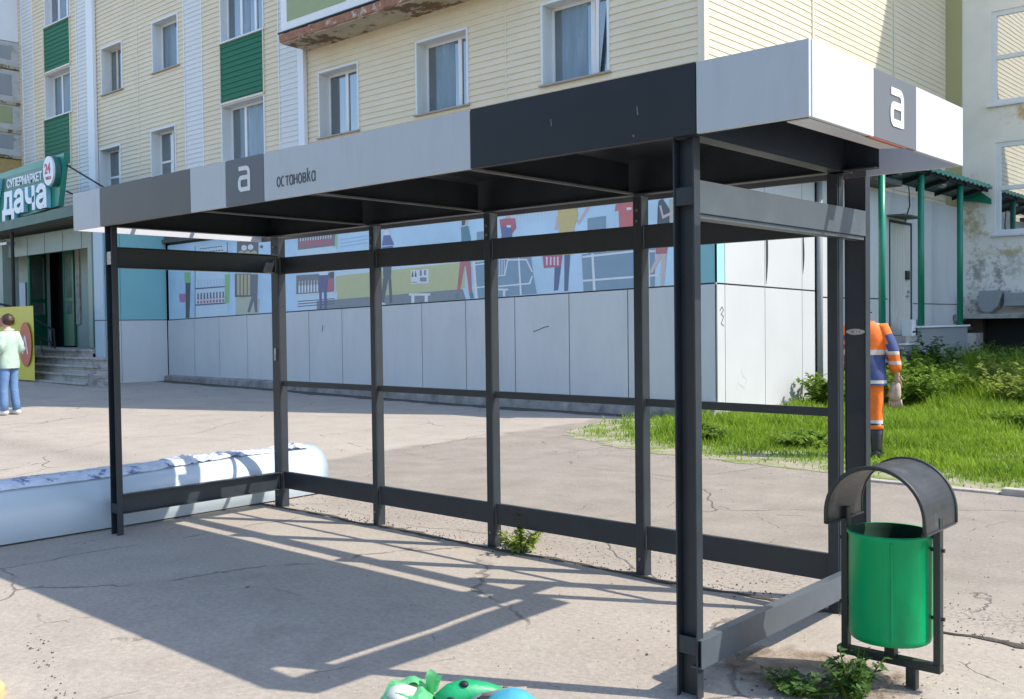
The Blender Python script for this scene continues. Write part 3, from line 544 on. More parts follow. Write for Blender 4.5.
MURAL=[('green',1,[(-9.837,2.534),(-6.056,2.654),(-6.065,2.14),(-9.853,1.929)]),('base',2,[(-10.498,2.007),(-6.117,2.123),(-6.044,1.919),(-10.505,1.773)]),('pale',1,[(-9.834,2.68),(-6.054,2.764),(-6.057,2.617),(-9.838,2.513)]),('lime',3,[(-15.836,2.851),(-15.548,2.839),(-15.558,2.575),(-15.826,2.584)]),('black',3,[(-15.793,2.583),(-15.558,2.575),(-15.638,1.71),(-15.813,1.712)]),('pink',4,[(-16.109,2.326),(-15.803,2.317),(-15.825,2.104),(-16.083,2.11)]),('black',3,[(-15.543,3.332),(-15.56,3.306),(-15.604,3.292),(-15.658,3.295),(-15.701,3.314),(-15.716,3.342),(-15.699,3.368),(-15.654,3.382),(-15.601,3.379),(-15.558,3.36)]),('pale',2,[(-15.325,3.495),(-13.875,3.406),(-13.935,1.672),(-15.393,1.69)]),('navy',3,[(-15.333,3.278),(-13.91,3.253),(-13.912,3.22),(-15.334,3.243)]),('navy',3,[(-15.365,2.441),(-13.938,2.452),(-13.94,2.419),(-15.366,2.406)]),('navy',3,[(-15.38,2.038),(-13.952,2.061),(-13.953,2.027),(-15.381,2.003)]),('navy',3,[(-15.326,3.46),(-15.293,3.458),(-15.36,1.689),(-15.393,1.69)]),('navy',3,[(-13.903,3.475),(-13.872,3.473),(-13.882,3.205),(-13.912,3.206)]),('red',4,[(-15.262,2.196),(-15.177,2.194),(-15.183,2.054),(-15.268,2.056)]),('dark',4,[(-15.245,2.308),(-15.186,2.306),(-15.191,2.187),(-15.249,2.189)]),('white',5,[(-15.257,2.154),(-15.185,2.152),(-15.187,2.117),(-15.259,2.119)]),('sky',3,[(-15.233,2.633),(-15.167,2.63),(-15.173,2.474),(-15.239,2.476)]),('dark',4,[(-15.099,3.401),(-15.015,3.396),(-15.016,3.372),(-15.1,3.377)]),('dark',4,[(-15.168,3.311),(-15.077,3.306),(-15.078,3.281),(-15.169,3.286)]),('red',4,[(-15.118,2.198),(-15.034,2.196),(-15.039,2.057),(-15.124,2.059)]),('dark',4,[(-15.101,2.309),(-15.043,2.308),(-15.047,2.189),(-15.106,2.191)]),('white',5,[(-15.114,2.156),(-15.042,2.154),(-15.044,2.12),(-15.115,2.121)]),('sky',3,[(-15.089,2.633),(-15.024,2.631),(-15.03,2.474),(-15.095,2.476)]),('dark',4,[(-14.983,3.402),(-14.899,3.397),(-14.9,3.373),(-14.984,3.377)]),('dark',4,[(-15.038,3.311),(-14.948,3.306),(-14.949,3.282),(-15.039,3.287)]),('red',4,[(-14.976,2.2),(-14.892,2.198),(-14.897,2.059),(-14.981,2.061)]),('dark',4,[(-14.959,2.311),(-14.901,2.309),(-14.905,2.191),(-14.963,2.193)]),('white',5,[(-14.971,2.158),(-14.9,2.156),(-14.901,2.122),(-14.972,2.123)]),('sky',3,[(-14.947,2.633),(-14.883,2.631),(-14.888,2.475),(-14.953,2.477)]),('dark',4,[(-14.867,3.402),(-14.784,3.398),(-14.785,3.373),(-14.868,3.378)]),('dark',4,[(-14.909,3.311),(-14.819,3.306),(-14.82,3.282),(-14.91,3.287)]),('red',4,[(-14.834,2.202),(-14.751,2.2),(-14.756,2.062),(-14.839,2.063)]),('dark',4,[(-14.818,2.312),(-14.76,2.31),(-14.764,2.193),(-14.822,2.195)]),('white',5,[(-14.829,2.16),(-14.759,2.158),(-14.761,2.124),(-14.831,2.126)]),('sky',3,[(-14.806,2.633),(-14.742,2.631),(-14.748,2.476),(-14.811,2.478)]),('dark',4,[(-14.752,3.403),(-14.669,3.398),(-14.67,3.374),(-14.753,3.379)]),('dark',4,[(-14.781,3.312),(-14.692,3.307),(-14.693,3.283),(-14.782,3.288)]),('red',4,[(-14.694,2.204),(-14.612,2.201),(-14.617,2.064),(-14.699,2.066)]),('dark',4,[(-14.677,2.314),(-14.62,2.312),(-14.625,2.195),(-14.682,2.196)]),('white',5,[(-14.689,2.162),(-14.619,2.16),(-14.621,2.126),(-14.69,2.128)]),('sky',3,[(-14.666,2.634),(-14.602,2.631),(-14.608,2.477),(-14.671,2.479)]),('dark',4,[(-14.637,3.404),(-14.555,3.399),(-14.556,3.375),(-14.638,3.38)]),('dark',4,[(-14.653,3.312),(-14.565,3.307),(-14.566,3.283),(-14.654,3.288)]),('red',4,[(-14.555,2.205),(-14.473,2.203),(-14.478,2.066),(-14.56,2.068)]),('dark',4,[(-14.538,2.315),(-14.482,2.313),(-14.486,2.197),(-14.542,2.198)]),('white',5,[(-14.55,2.164),(-14.481,2.162),(-14.482,2.128),(-14.551,2.13)]),('sky',3,[(-14.527,2.634),(-14.464,2.631),(-14.469,2.477),(-14.532,2.479)]),('dark',4,[(-14.524,3.405),(-14.442,3.4),(-14.443,3.376),(-14.525,3.381)]),('dark',4,[(-14.527,3.312),(-14.439,3.307),(-14.44,3.283),(-14.528,3.288)]),('red',4,[(-14.416,2.207),(-14.335,2.205),(-14.34,2.069),(-14.421,2.07)]),('dark',4,[(-14.4,2.316),(-14.344,2.315),(-14.348,2.199),(-14.404,2.2)]),('white',5,[(-14.412,2.166),(-14.343,2.164),(-14.344,2.13),(-14.413,2.132)]),('sky',3,[(-14.389,2.634),(-14.326,2.631),(-14.332,2.478),(-14.394,2.48)]),('dark',4,[(-14.411,3.405),(-14.33,3.401),(-14.331,3.377),(-14.412,3.382)]),('dark',4,[(-14.402,3.313),(-14.314,3.308),(-14.315,3.284),(-14.402,3.289)]),('red',4,[(-14.279,2.209),(-14.199,2.207),(-14.204,2.071),(-14.284,2.073)]),('dark',4,[(-14.263,2.318),(-14.207,2.316),(-14.211,2.2),(-14.267,2.202)]),('white',5,[(-14.274,2.168),(-14.206,2.166),(-14.208,2.132),(-14.276,2.134)]),('sky',3,[(-14.252,2.634),(-14.19,2.632),(-14.195,2.479),(-14.257,2.481)]),('dark',4,[(-14.299,3.406),(-14.218,3.401),(-14.219,3.378),(-14.299,3.382)]),('dark',4,[(-14.277,3.313),(-14.19,3.308),(-14.191,3.284),(-14.278,3.289)]),('red',4,[(-14.143,2.211),(-14.063,2.209),(-14.068,2.073),(-14.148,2.075)]),('dark',4,[(-14.127,2.319),(-14.072,2.317),(-14.076,2.202),(-14.131,2.204)]),('white',5,[(-14.138,2.17),(-14.071,2.168),(-14.072,2.134),(-14.139,2.136)]),('sky',3,[(-14.116,2.634),(-14.054,2.632),(-14.06,2.48),(-14.121,2.482)]),('dark',4,[(-14.187,3.407),(-14.107,3.402),(-14.108,3.378),(-14.188,3.383)]),('dark',4,[(-14.153,3.313),(-14.067,3.308),(-14.068,3.285),(-14.154,3.29)]),('lime',4,[(-14.021,2.722),(-13.82,2.714),(-13.861,2.059),(-14.046,2.012)]),('brown',2,[(-13.483,3.465),(-12.616,3.41),(-12.627,3.086),(-13.494,3.133)]),('brown',2,[(-13.597,2.721),(-12.924,2.693),(-12.942,2.153),(-13.616,2.17)]),('bread',3,[(-13.503,2.701),(-13.402,2.697),(-13.418,2.215),(-13.519,2.218)]),('bread',3,[(-13.355,2.695),(-13.255,2.69),(-13.271,2.211),(-13.371,2.214)]),('bread',3,[(-13.208,2.689),(-13.109,2.684),(-13.125,2.207),(-13.224,2.21)]),('bread',3,[(-13.063,2.682),(-12.965,2.678),(-12.981,2.203),(-13.079,2.206)]),('bread',3,[(-13.187,3.166),(-13.212,3.125),(-13.278,3.102),(-13.357,3.106),(-13.421,3.136),(-13.445,3.18),(-13.418,3.222),(-13.353,3.245),(-13.273,3.24),(-13.21,3.21)]),('bread',3,[(-12.926,3.152),(-12.952,3.111),(-13.016,3.088),(-13.095,3.092),(-13.158,3.122),(-13.181,3.166),(-13.155,3.207),(-13.09,3.23),(-13.012,3.225),(-12.949,3.195)]),('bread',3,[(-12.67,3.138),(-12.695,3.097),(-12.758,3.074),(-12.836,3.078),(-12.898,3.108),(-12.921,3.151),(-12.895,3.192),(-12.831,3.215),(-12.754,3.21),(-12.693,3.181)]),('white',3,[(-13.078,3.292),(-13.101,3.254),(-13.16,3.234),(-13.232,3.238),(-13.29,3.265),(-13.311,3.305),(-13.287,3.343),(-13.228,3.363),(-13.156,3.359),(-13.099,3.332)]),('white',3,[(-12.819,3.293),(-12.842,3.256),(-12.9,3.235),(-12.971,3.239),(-13.027,3.267),(-13.048,3.306),(-13.025,3.344),(-12.966,3.364),(-12.896,3.359),(-12.839,3.332)]),('tan',2,[(-13.587,2.153),(-12.941,2.169),(-12.602,2.095),(-12.668,1.787),(-13.6,1.758)]),('plum',3,[(-12.925,2.677),(-12.663,2.666),(-12.703,2.114),(-12.943,2.13)]),('plum',3,[(-12.943,2.136),(-12.817,2.12),(-13.011,1.802),(-13.109,1.824)]),('plum',3,[(-12.857,2.121),(-12.703,2.13),(-12.702,1.81),(-12.804,1.805)]),('plum',3,[(-12.429,3.279),(-12.443,3.257),(-12.477,3.245),(-12.518,3.248),(-12.552,3.264),(-12.564,3.287),(-12.55,3.309),(-12.516,3.321),(-12.474,3.319),(-12.441,3.303)]),('lime2',1,[(-9.896,3.485),(-9.729,3.473),(-9.776,3.071),(-9.907,3.072)]),('brown2',2,[(-11.124,3.549),(-9.817,3.506),(-9.853,3.148),(-11.136,3.13)]),('white',4,[(-11.042,3.451),(-11.008,3.449),(-11.012,3.313),(-11.046,3.316)]),('red',4,[(-11.063,3.317),(-10.995,3.312),(-10.999,3.183),(-11.066,3.187)]),('white',4,[(-10.952,3.45),(-10.918,3.448),(-10.922,3.313),(-10.955,3.315)]),('red',4,[(-10.972,3.316),(-10.905,3.312),(-10.909,3.183),(-10.976,3.187)]),('white',4,[(-10.862,3.449),(-10.829,3.447),(-10.832,3.312),(-10.866,3.314)]),('red',4,[(-10.883,3.315),(-10.816,3.311),(-10.819,3.183),(-10.886,3.187)]),('white',4,[(-10.773,3.448),(-10.74,3.446),(-10.743,3.312),(-10.777,3.314)]),('red',4,[(-10.793,3.315),(-10.727,3.31),(-10.73,3.183),(-10.797,3.187)]),('white',4,[(-10.684,3.447),(-10.651,3.445),(-10.655,3.311),(-10.688,3.313)]),('red',4,[(-10.705,3.314),(-10.638,3.31),(-10.642,3.182),(-10.708,3.186)]),('white',4,[(-10.596,3.446),(-10.563,3.444),(-10.567,3.31),(-10.6,3.312)]),('red',4,[(-10.616,3.313),(-10.551,3.309),(-10.554,3.182),(-10.62,3.186)]),('white',4,[(-10.508,3.445),(-10.476,3.443),(-10.479,3.31),(-10.512,3.312)]),('red',4,[(-10.529,3.313),(-10.463,3.309),(-10.467,3.182),(-10.532,3.186)]),('white',4,[(-10.421,3.444),(-10.389,3.442),(-10.392,3.309),(-10.425,3.311)]),('red',4,[(-10.441,3.312),(-10.376,3.308),(-10.38,3.182),(-10.445,3.185)]),('white',4,[(-10.335,3.443),(-10.302,3.441),(-10.306,3.308),(-10.338,3.31)]),('red',4,[(-10.354,3.312),(-10.29,3.307),(-10.293,3.181),(-10.358,3.185)]),('white',4,[(-10.248,3.442),(-10.216,3.44),(-10.22,3.308),(-10.252,3.31)]),('red',4,[(-10.268,3.311),(-10.204,3.307),(-10.207,3.181),(-10.271,3.185)]),('white',4,[(-10.163,3.441),(-10.131,3.439),(-10.134,3.307),(-10.166,3.309)]),('red',4,[(-10.182,3.31),(-10.118,3.306),(-10.122,3.181),(-10.186,3.185)]),('white',4,[(-10.077,3.44),(-10.045,3.438),(-10.049,3.307),(-10.081,3.309)]),('red',4,[(-10.097,3.31),(-10.033,3.306),(-10.036,3.18),(-10.1,3.184)]),('white',4,[(-9.992,3.439),(-9.961,3.437),(-9.964,3.306),(-9.996,3.308)]),('red',4,[(-10.012,3.309),(-9.948,3.305),(-9.952,3.18),(-10.015,3.184)]),('pale',1,[(-11.191,3.195),(-9.801,3.112),(-9.806,2.916),(-11.197,2.99)]),('brown2',2,[(-11.209,2.58),(-9.894,2.585),(-9.904,2.191),(-11.221,2.169)]),('white',4,[(-11.13,2.354),(-11.068,2.352),(-11.073,2.192),(-11.135,2.194)]),('white',4,[(-11.11,2.456),(-11.088,2.455),(-11.091,2.346),(-11.113,2.347)]),('white',4,[(-11.023,2.355),(-10.961,2.353),(-10.965,2.194),(-11.027,2.195)]),('white',4,[(-11.003,2.457),(-10.98,2.456),(-10.983,2.347),(-11.006,2.348)]),('white',4,[(-10.916,2.357),(-10.854,2.354),(-10.859,2.195),(-10.92,2.197)]),('white',4,[(-10.896,2.458),(-10.874,2.457),(-10.877,2.348),(-10.899,2.349)]),('white',4,[(-10.809,2.358),(-10.748,2.356),(-10.753,2.197),(-10.814,2.199)]),('white',4,[(-10.79,2.458),(-10.768,2.458),(-10.771,2.35),(-10.793,2.35)]),('white',4,[(-10.704,2.359),(-10.643,2.357),(-10.648,2.198),(-10.708,2.2)]),('white',4,[(-10.684,2.459),(-10.662,2.458),(-10.665,2.351),(-10.688,2.351)]),('white',4,[(-10.599,2.36),(-10.539,2.358),(-10.543,2.2),(-10.603,2.202)]),('white',4,[(-10.58,2.46),(-10.558,2.459),(-10.561,2.352),(-10.583,2.353)]),('white',4,[(-10.495,2.361),(-10.435,2.359),(-10.439,2.202),(-10.499,2.203)]),('white',4,[(-10.476,2.461),(-10.454,2.46),(-10.457,2.353),(-10.479,2.354)]),('red',4,[(-10.109,2.452),(-9.898,2.444),(-9.904,2.191),(-10.116,2.197)]),('black',4,[(-10.052,2.599),(-9.893,2.608),(-9.896,2.487),(-10.029,2.475)]),('purple',5,[(-10.402,2.564),(-10.069,2.55),(-10.141,2.271),(-10.438,2.264)]),('white',5,[(-10.389,2.63),(-10.088,2.633),(-10.091,2.547),(-10.392,2.553)]),('purple',5,[(-10.41,2.28),(-10.313,2.276),(-10.325,1.836),(-10.395,1.838)]),('purple',5,[(-10.248,2.281),(-10.146,2.288),(-10.152,1.84),(-10.233,1.835)]),('pale',1,[(-11.193,2.168),(-9.8,2.168),(-9.809,1.827),(-11.203,1.818)]),('navy',3,[(-11.168,2.023),(-9.882,2.052),(-9.882,2.035),(-11.169,2.003)]),('navy',3,[(-11.17,1.969),(-9.883,1.999),(-9.883,1.983),(-11.17,1.948)]),('navy',3,[(-11.171,1.914),(-9.884,1.947),(-9.885,1.93),(-11.172,1.893)]),('sky2',1,[(-9.667,3.267),(-8.785,3.298),(-8.786,3.273),(-9.668,3.241)]),('sky2',1,[(-9.669,3.195),(-8.787,3.229),(-8.787,3.204),(-9.67,3.169)]),('sky2',1,[(-9.671,3.124),(-8.788,3.159),(-8.789,3.134),(-9.671,3.098)]),('blue',4,[(-8.357,3.057),(-8.305,3.256),(-8.116,3.259),(-7.99,3.05)]),('blue',4,[(-8.357,3.026),(-8.028,3.037),(-8.074,2.638),(-8.343,2.638)]),('slate2',4,[(-8.342,2.65),(-8.079,2.653),(-8.108,2.385),(-8.325,2.381)]),('slate2',4,[(-8.343,2.4),(-8.183,2.394),(-8.326,1.924),(-8.407,1.945)]),('slate2',4,[(-8.183,2.4),(-8.098,2.397),(-8.076,1.925),(-8.147,1.908)]),('black',4,[(-8.298,3.521),(-8.232,3.516),(-8.255,3.362),(-8.302,3.378)]),('skin',3,[(-8.243,3.485),(-8.111,3.506),(-8.161,3.355),(-8.246,3.355)]),('white',4,[(-8.264,3.363),(-8.137,3.354),(-8.107,3.252),(-8.295,3.253)]),('white',4,[(-8.43,1.949),(-8.265,1.898),(-8.289,1.867),(-8.432,1.876)]),('black',4,[(-6.117,3.504),(-5.992,3.493),(-6.036,3.296),(-6.121,3.285)]),('skin',3,[(-6.008,3.48),(-5.912,3.472),(-5.971,3.305),(-6.036,3.296)]),('teal',4,[(-6.142,3.26),(-5.955,3.275),(-5.895,3.042),(-6.13,3.043)]),('teal',4,[(-6.129,3.071),(-5.895,3.062),(-5.903,2.626),(-6.162,2.628)]),('redd',4,[(-6.178,2.655),(-5.911,2.65),(-5.945,2.542),(-6.082,2.543)]),('redd',4,[(-6.178,2.626),(-6.048,2.605),(-6.202,2.038),(-6.271,2.057)]),('redd',4,[(-6.04,2.619),(-5.911,2.627),(-5.882,2.046),(-5.954,2.042)]),('teal',5,[(-6.308,2.041),(-6.214,2.05),(-6.228,1.94),(-6.31,1.953)]),('teal',5,[(-5.954,2.039),(-5.861,2.051),(-5.835,1.947),(-5.923,1.943)]),('slate',1,[(-5.852,2.589),(-4.944,2.633),(-4.955,1.935),(-5.725,1.921)]),('slate',1,[(-5.742,3.146),(-5.507,3.149),(-5.51,2.946),(-5.746,2.961)]),('white',3,[(-5.851,2.624),(-5.799,2.621),(-5.732,1.927),(-5.796,1.929)]),('white',3,[(-6.033,2.555),(-5.536,2.574),(-5.537,2.551),(-6.034,2.529)]),('white',3,[(-5.92,2.145),(-5.524,2.16),(-5.524,2.137),(-5.92,2.119)]),('white',4,[(-7.581,2.086),(-6.984,2.069),(-6.985,2.024),(-7.582,2.041)]),('white',4,[(-7.514,2.039),(-7.425,2.036),(-7.428,1.885),(-7.518,1.887)]),('white',4,[(-7.138,2.029),(-7.05,2.026),(-7.053,1.882),(-7.141,1.884)]),('white',3,[(-7.517,2.526),(-7.018,2.533),(-7.024,2.265),(-7.523,2.267)]),('black',4,[(-7.477,2.509),(-7.46,2.508),(-7.444,2.401),(-7.502,2.403)]),('black',4,[(-7.388,2.505),(-7.37,2.504),(-7.355,2.397),(-7.413,2.4)]),('grey',4,[(-7.268,2.521),(-7.206,2.518),(-7.209,2.41),(-7.27,2.412)]),('grey',4,[(-7.149,2.515),(-7.088,2.513),(-7.09,2.417),(-7.151,2.419)]),('grey',4,[(-7.262,2.382),(-7.078,2.374),(-7.08,2.297),(-7.264,2.303)]),('grey',4,[(-7.504,2.306),(-7.335,2.3),(-7.335,2.285),(-7.505,2.291)]),('red',4,[(-5.177,3.324),(-5.013,3.335),(-4.806,3.319),(-4.781,3.146),(-4.874,3.061),(-5.135,3.065)]),('blue',5,[(-5.123,3.202),(-4.877,3.205),(-4.899,2.692),(-5.141,2.688)]),('white',6,[(-5.001,3.214),(-4.9,3.206),(-4.9,3.165),(-5.002,3.173)]),('skin',3,[(-5.025,3.463),(-4.895,3.463),(-4.907,3.337),(-5.013,3.339)]),('black',4,[(-4.932,3.49),(-4.849,3.476),(-4.887,3.394)]),('slate',1,[(-5.307,2.645),(-4.446,2.633),(-4.406,2.328),(-4.331,1.989),(-5.319,1.954)]),('white',3,[(-4.748,2.633),(-4.716,2.631),(-4.668,1.964),(-4.713,1.966)]),('white',3,[(-5.244,2.154),(-4.506,2.18),(-4.438,2.296),(-4.406,2.294),(-4.471,2.155),(-5.245,2.127)]),('white',3,[(-5.002,2.612),(-4.545,2.598),(-4.405,2.362),(-4.441,2.363),(-4.563,2.572),(-5.002,2.587)]),('white',3,[(-5.26,2.642),(-4.964,2.634),(-5.053,2.321),(-5.265,2.322)]),('slate',4,[(-5.227,2.613),(-5.002,2.612),(-5.081,2.343),(-5.232,2.342)]),('white',5,[(-5.189,2.618),(-5.175,2.617),(-5.18,2.347),(-5.194,2.347)]),('white',5,[(-5.133,2.615),(-5.119,2.614),(-5.123,2.344),(-5.137,2.345)]),('white',5,[(-5.077,2.612),(-5.063,2.611),(-5.067,2.342),(-5.081,2.343)]),('white',3,[(-5.245,2.102),(-4.987,2.094),(-4.988,2.063),(-5.246,2.071)]),('white',3,[(-5.114,2.067),(-5.058,2.065),(-5.059,1.958),(-5.115,1.959)]),('yellow',4,[(-3.854,3.484),(-3.685,3.488),(-3.435,3.486),(-3.41,3.257),(-3.495,3.037),(-3.509,2.616),(-3.836,2.617),(-3.822,3.06),(-3.84,3.292)]),('skin',3,[(-3.924,3.051),(-3.861,3.294),(-3.81,3.289),(-3.856,3.046)]),('skin',3,[(-3.459,3.293),(-3.411,3.154),(-3.204,3.407),(-3.148,3.389),(-3.395,3.095),(-3.484,3.231)]),('skin',5,[(-3.684,3.557),(-3.571,3.556),(-3.581,3.466),(-3.681,3.468)]),('navy2',3,[(-3.908,2.638),(-3.751,2.629),(-3.853,2.034),(-3.947,2.024)]),('navy2',3,[(-3.709,2.627),(-3.583,2.626),(-3.642,2.015),(-3.718,2.01)]),('pink2',5,[(-4.19,2.636),(-3.76,2.636),(-3.784,2.427),(-4.158,2.418)]),('white',6,[(-4.103,2.608),(-4.073,2.607),(-4.075,2.464),(-4.105,2.465)]),('white',6,[(-4.016,2.604),(-3.986,2.602),(-3.988,2.46),(-4.018,2.461)]),('white',6,[(-3.939,2.6),(-3.909,2.598),(-3.911,2.456),(-3.941,2.458)]),('white',6,[(-3.862,2.596),(-3.832,2.594),(-3.834,2.452),(-3.864,2.454)]),('slate',1,[(-3.215,3.193),(-2.836,3.205),(-2.844,2.579),(-3.222,2.6)]),('pale',1,[(-4.987,3.504),(-4.95,3.501),(-4.954,3.261),(-4.991,3.264)]),('pale',1,[(-4.904,3.502),(-4.867,3.499),(-4.871,3.26),(-4.908,3.263)]),('pale',1,[(-4.821,3.5),(-4.785,3.497),(-4.788,3.258),(-4.825,3.261)]),('pale',1,[(-4.739,3.498),(-4.703,3.494),(-4.706,3.257),(-4.743,3.26)]),('pale',1,[(-4.657,3.495),(-4.621,3.492),(-4.625,3.256),(-4.661,3.258)]),('pale',1,[(-4.576,3.493),(-4.54,3.49),(-4.544,3.254),(-4.58,3.257)]),('pale',1,[(-4.495,3.491),(-4.46,3.488),(-4.463,3.253),(-4.499,3.256)]),('pale',1,[(-4.415,3.489),(-4.38,3.486),(-4.383,3.251),(-4.419,3.254)]),('pale',1,[(-4.335,3.487),(-4.3,3.484),(-4.303,3.25),(-4.339,3.253)]),('pale',1,[(-4.256,3.485),(-4.221,3.482),(-4.224,3.249),(-4.259,3.251)]),('pale',1,[(-4.177,3.483),(-4.142,3.48),(-4.146,3.247),(-4.181,3.25)]),('pale',1,[(-4.099,3.481),(-4.064,3.478),(-4.068,3.246),(-4.102,3.249)]),('pale',1,[(-4.021,3.479),(-3.987,3.476),(-3.99,3.245),(-4.024,3.247)]),('pale',1,[(-3.944,3.477),(-3.91,3.474),(-3.913,3.243),(-3.947,3.246)]),('pale',1,[(-3.867,3.475),(-3.833,3.472),(-3.836,3.242),(-3.87,3.245)]),('coral',4,[(-2.661,3.259),(-2.64,3.367),(-2.467,3.414),(-2.384,3.385),(-2.271,3.396),(-2.277,2.857),(-2.569,2.852),(-2.583,3.269)]),('white',5,[(-2.43,3.302),(-2.332,3.3),(-2.333,3.26),(-2.416,3.258)]),('slate',1,[(-3.344,2.607),(-2.268,2.631),(-1.9,2.619),(-1.906,2.016),(-3.311,1.985)]),('white',3,[(-3.141,2.612),(-3.093,2.609),(-3.057,1.984),(-3.113,1.986)]),('white',3,[(-3.324,2.58),(-2.268,2.616),(-2.269,2.585),(-3.325,2.548)]),('white',3,[(-3.329,2.186),(-1.813,2.22),(-1.814,2.189),(-3.33,2.154)]),('black',4,[(-1.82,3.356),(-1.745,3.379),(-1.618,3.202),(-1.648,2.634),(-1.863,2.647),(-1.839,3.251)]),('skin',5,[(-1.81,3.279),(-1.774,3.282),(-1.733,3.122),(-1.537,3.181),(-1.538,3.136),(-1.751,3.069)]),('skin',3,[(-1.794,3.483),(-1.701,3.48),(-1.716,3.376),(-1.781,3.373)]),('tan',3,[(-1.631,3.353),(-1.525,3.359),(-1.528,3.016),(-1.634,3.024)]),('redd',5,[(-1.881,2.648),(-1.659,2.641),(-1.681,2.528),(-1.882,2.533)]),('skin',4,[(-1.846,2.531),(-1.753,2.526),(-1.936,2.249),(-2.013,2.228)]),('skin',4,[(-1.774,2.527),(-1.681,2.531),(-1.743,2.029),(-1.797,2.031)]),('white',3,[(-2.035,2.572),(-1.999,2.57),(-1.989,2.028),(-2.026,2.029)]),('white',3,[(-2.009,2.601),(-1.774,2.581),(-1.703,2.517),(-1.713,2.185),(-1.742,2.186),(-1.746,2.504),(-1.803,2.559),(-2.01,2.57)])]
# ------------------------------------------------------------ apartment building
yA,yU,xA,xU,yW=9.763,10.0,-.822,-1.149,20.7
A_=thing('apartment_building','five-storey apartment house in cream siding with green panels between its windows','apartment building',(-14,10,0))
def siding(b,P,a0,a1,z0,z1,holes,row=.116,lip=.016):
    cuts={z0,z1}
    k=math.floor(z0/row)
    while k*row<z1:
        if k*row>z0: cuts.add(k*row)
        k+=1
    for h in holes:
        for z in (h[2],h[3]):
            if z0<z<z1: cuts.add(z)
    cz=sorted(cuts)
    for za,zb in zip(cz,cz[1:]):
        if zb-za<1e-4: continue
        zc=(za+zb)/2; k0=math.floor(zc/row)*row
        of=lambda z: lip*(1-(z-k0)/row)
        segs=[(a0,a1)]
        for h in holes:
            if h[2]<zc<h[3]:
                ns=[]
                for s,e in segs:
                    if h[1]<=s or h[0]>=e: ns.append((s,e)); continue
                    if h[0]>s: ns.append((s,h[0]))
                    if h[1]<e: ns.append((h[1],e))
                segs=ns
        for s,e in segs:
            b.quad(P(s,of(za),za),P(e,of(za),za),P(e,of(zb),zb),P(s,of(zb),zb))
            if abs(za-k0)<1e-4: b.quad(P(s,0.0,za),P(e,0.0,za),P(e,of(za),za),P(s,of(za),za))
PFu=lambda a,d,z:(a,yU-d,z)
PSu=lambda a,d,z:(xU+d,a,z)
HB=14.2
# openings: x0,x1,z0,z1,style
W=[(-10.62,-9.27,5.50,6.92,'two'),(-7.55,-6.12,5.54,6.97,'right'),(-4.36,-2.90,5.58,7.0,'tilt'),
   (-10.62,-9.27,11.2,12.7,'two'),(-7.55,-6.12,11.2,12.7,'right'),(-4.36,-2.90,8.4,9.85,'two'),(-4.36,-2.90,11.2,12.7,'two'),
   (-20.42,-19.20,7.98,9.30,'old'),(-17.60,-16.29,8.10,9.43,'right'),(-20.62,-19.40,5.16,6.52,'cross'),(-17.77,-16.50,5.24,6.65,'cross'),
   (-20.42,-19.20,10.75,12.1,'old'),(-17.60,-16.29,10.85,12.2,'right'),
   (-14.40,-12.60,5.32,6.79,'wide'),(-14.38,-12.58,8.245,9.75,'bay'),(-14.38,-12.58,11.2,12.7,'bay'),
   (-24.05,-22.28,7.82,9.20,'wide'),(-23.95,-22.24,10.58,12.0,'bay')]
GP=[(-14.40,-12.60,6.79,8.245),(-14.38,-12.58,9.75,11.2),(-24.05,-22.28,9.20,10.58),(-24.15,-22.38,6.30,7.82)]
holes=[w_[:4] for w_ in W]+GP
cols=[(-16.02,-15.23),(-12.02,-11.24),(-21.88,-21.12),(-25.62,-24.86)]
b=MB(); siding(b,PFu,-40,xU,4.0,HB,holes+[(a,c,0,20) for a,c in cols],lip=.020)
b.build('front_wall',M['siding'],A_)
for a,c in cols:
    b=MB(); siding(b,PFu,a,c,4.0,HB,[]); b.build('siding_strip',M['siding_w'],A_)['label']='white vertical siding strip'
b=MB(); siding(b,PSu,yU,yW,3.4,HB,[],lip=.010); b.build('side_wall',M['siding'],A_)['label']='end wall in cream siding, lit by the sun'
b=MB(); b.box(-40,xU-.42,yU+.42,24,0,HB-.05); b.build('inner_wall',M['dark'],A_)
b=MB(); b.box(-40,xU+.25,yU-.25,24.2,HB,HB+.25); b.build('roof',M['metal_g'],A_)
def trim(x0,x1,m,d=.028,z0=4.0):
    b=MB(); b.box(x0,x1,yU-d,yU-.001,z0,HB-.01); return b.build('corner_trim',M[m],A_,bevel=.003)
trim(-1.235,-1.121,'trim',.030)
for a,c in cols: trim(a-.03,a,'trim_w',.026); trim(c,c+.03,'trim_w',.026)
trim(-18.41,-18.37,'trim',.020); trim(-25.70,-25.65,'trim'); trim(-5.2,-5.17,'trim',.019)
b=MB(); b.box(xU+.001,xU+.030,yU-.028,yU+.10,3.4,HB-.01); b.build('corner_trim',M['trim'],A_)
for y in (13.72,17.51):
    b=MB(); b.box(xU+.001,xU+.026,y-.03,y+.03,3.4,HB-.01); b.build('seam_trim',M['trim'],A_)
for x0,x1 in ((-11.21,-11.0),(-21.09,-20.70)):
    b=MB(); b.box(x0,x1,yU-.12,yU-.021,4.0,HB-.01); b.build('downpipe_box',M['trim_w'],A_,bevel=.006)['label']='flat white downpipe casing'
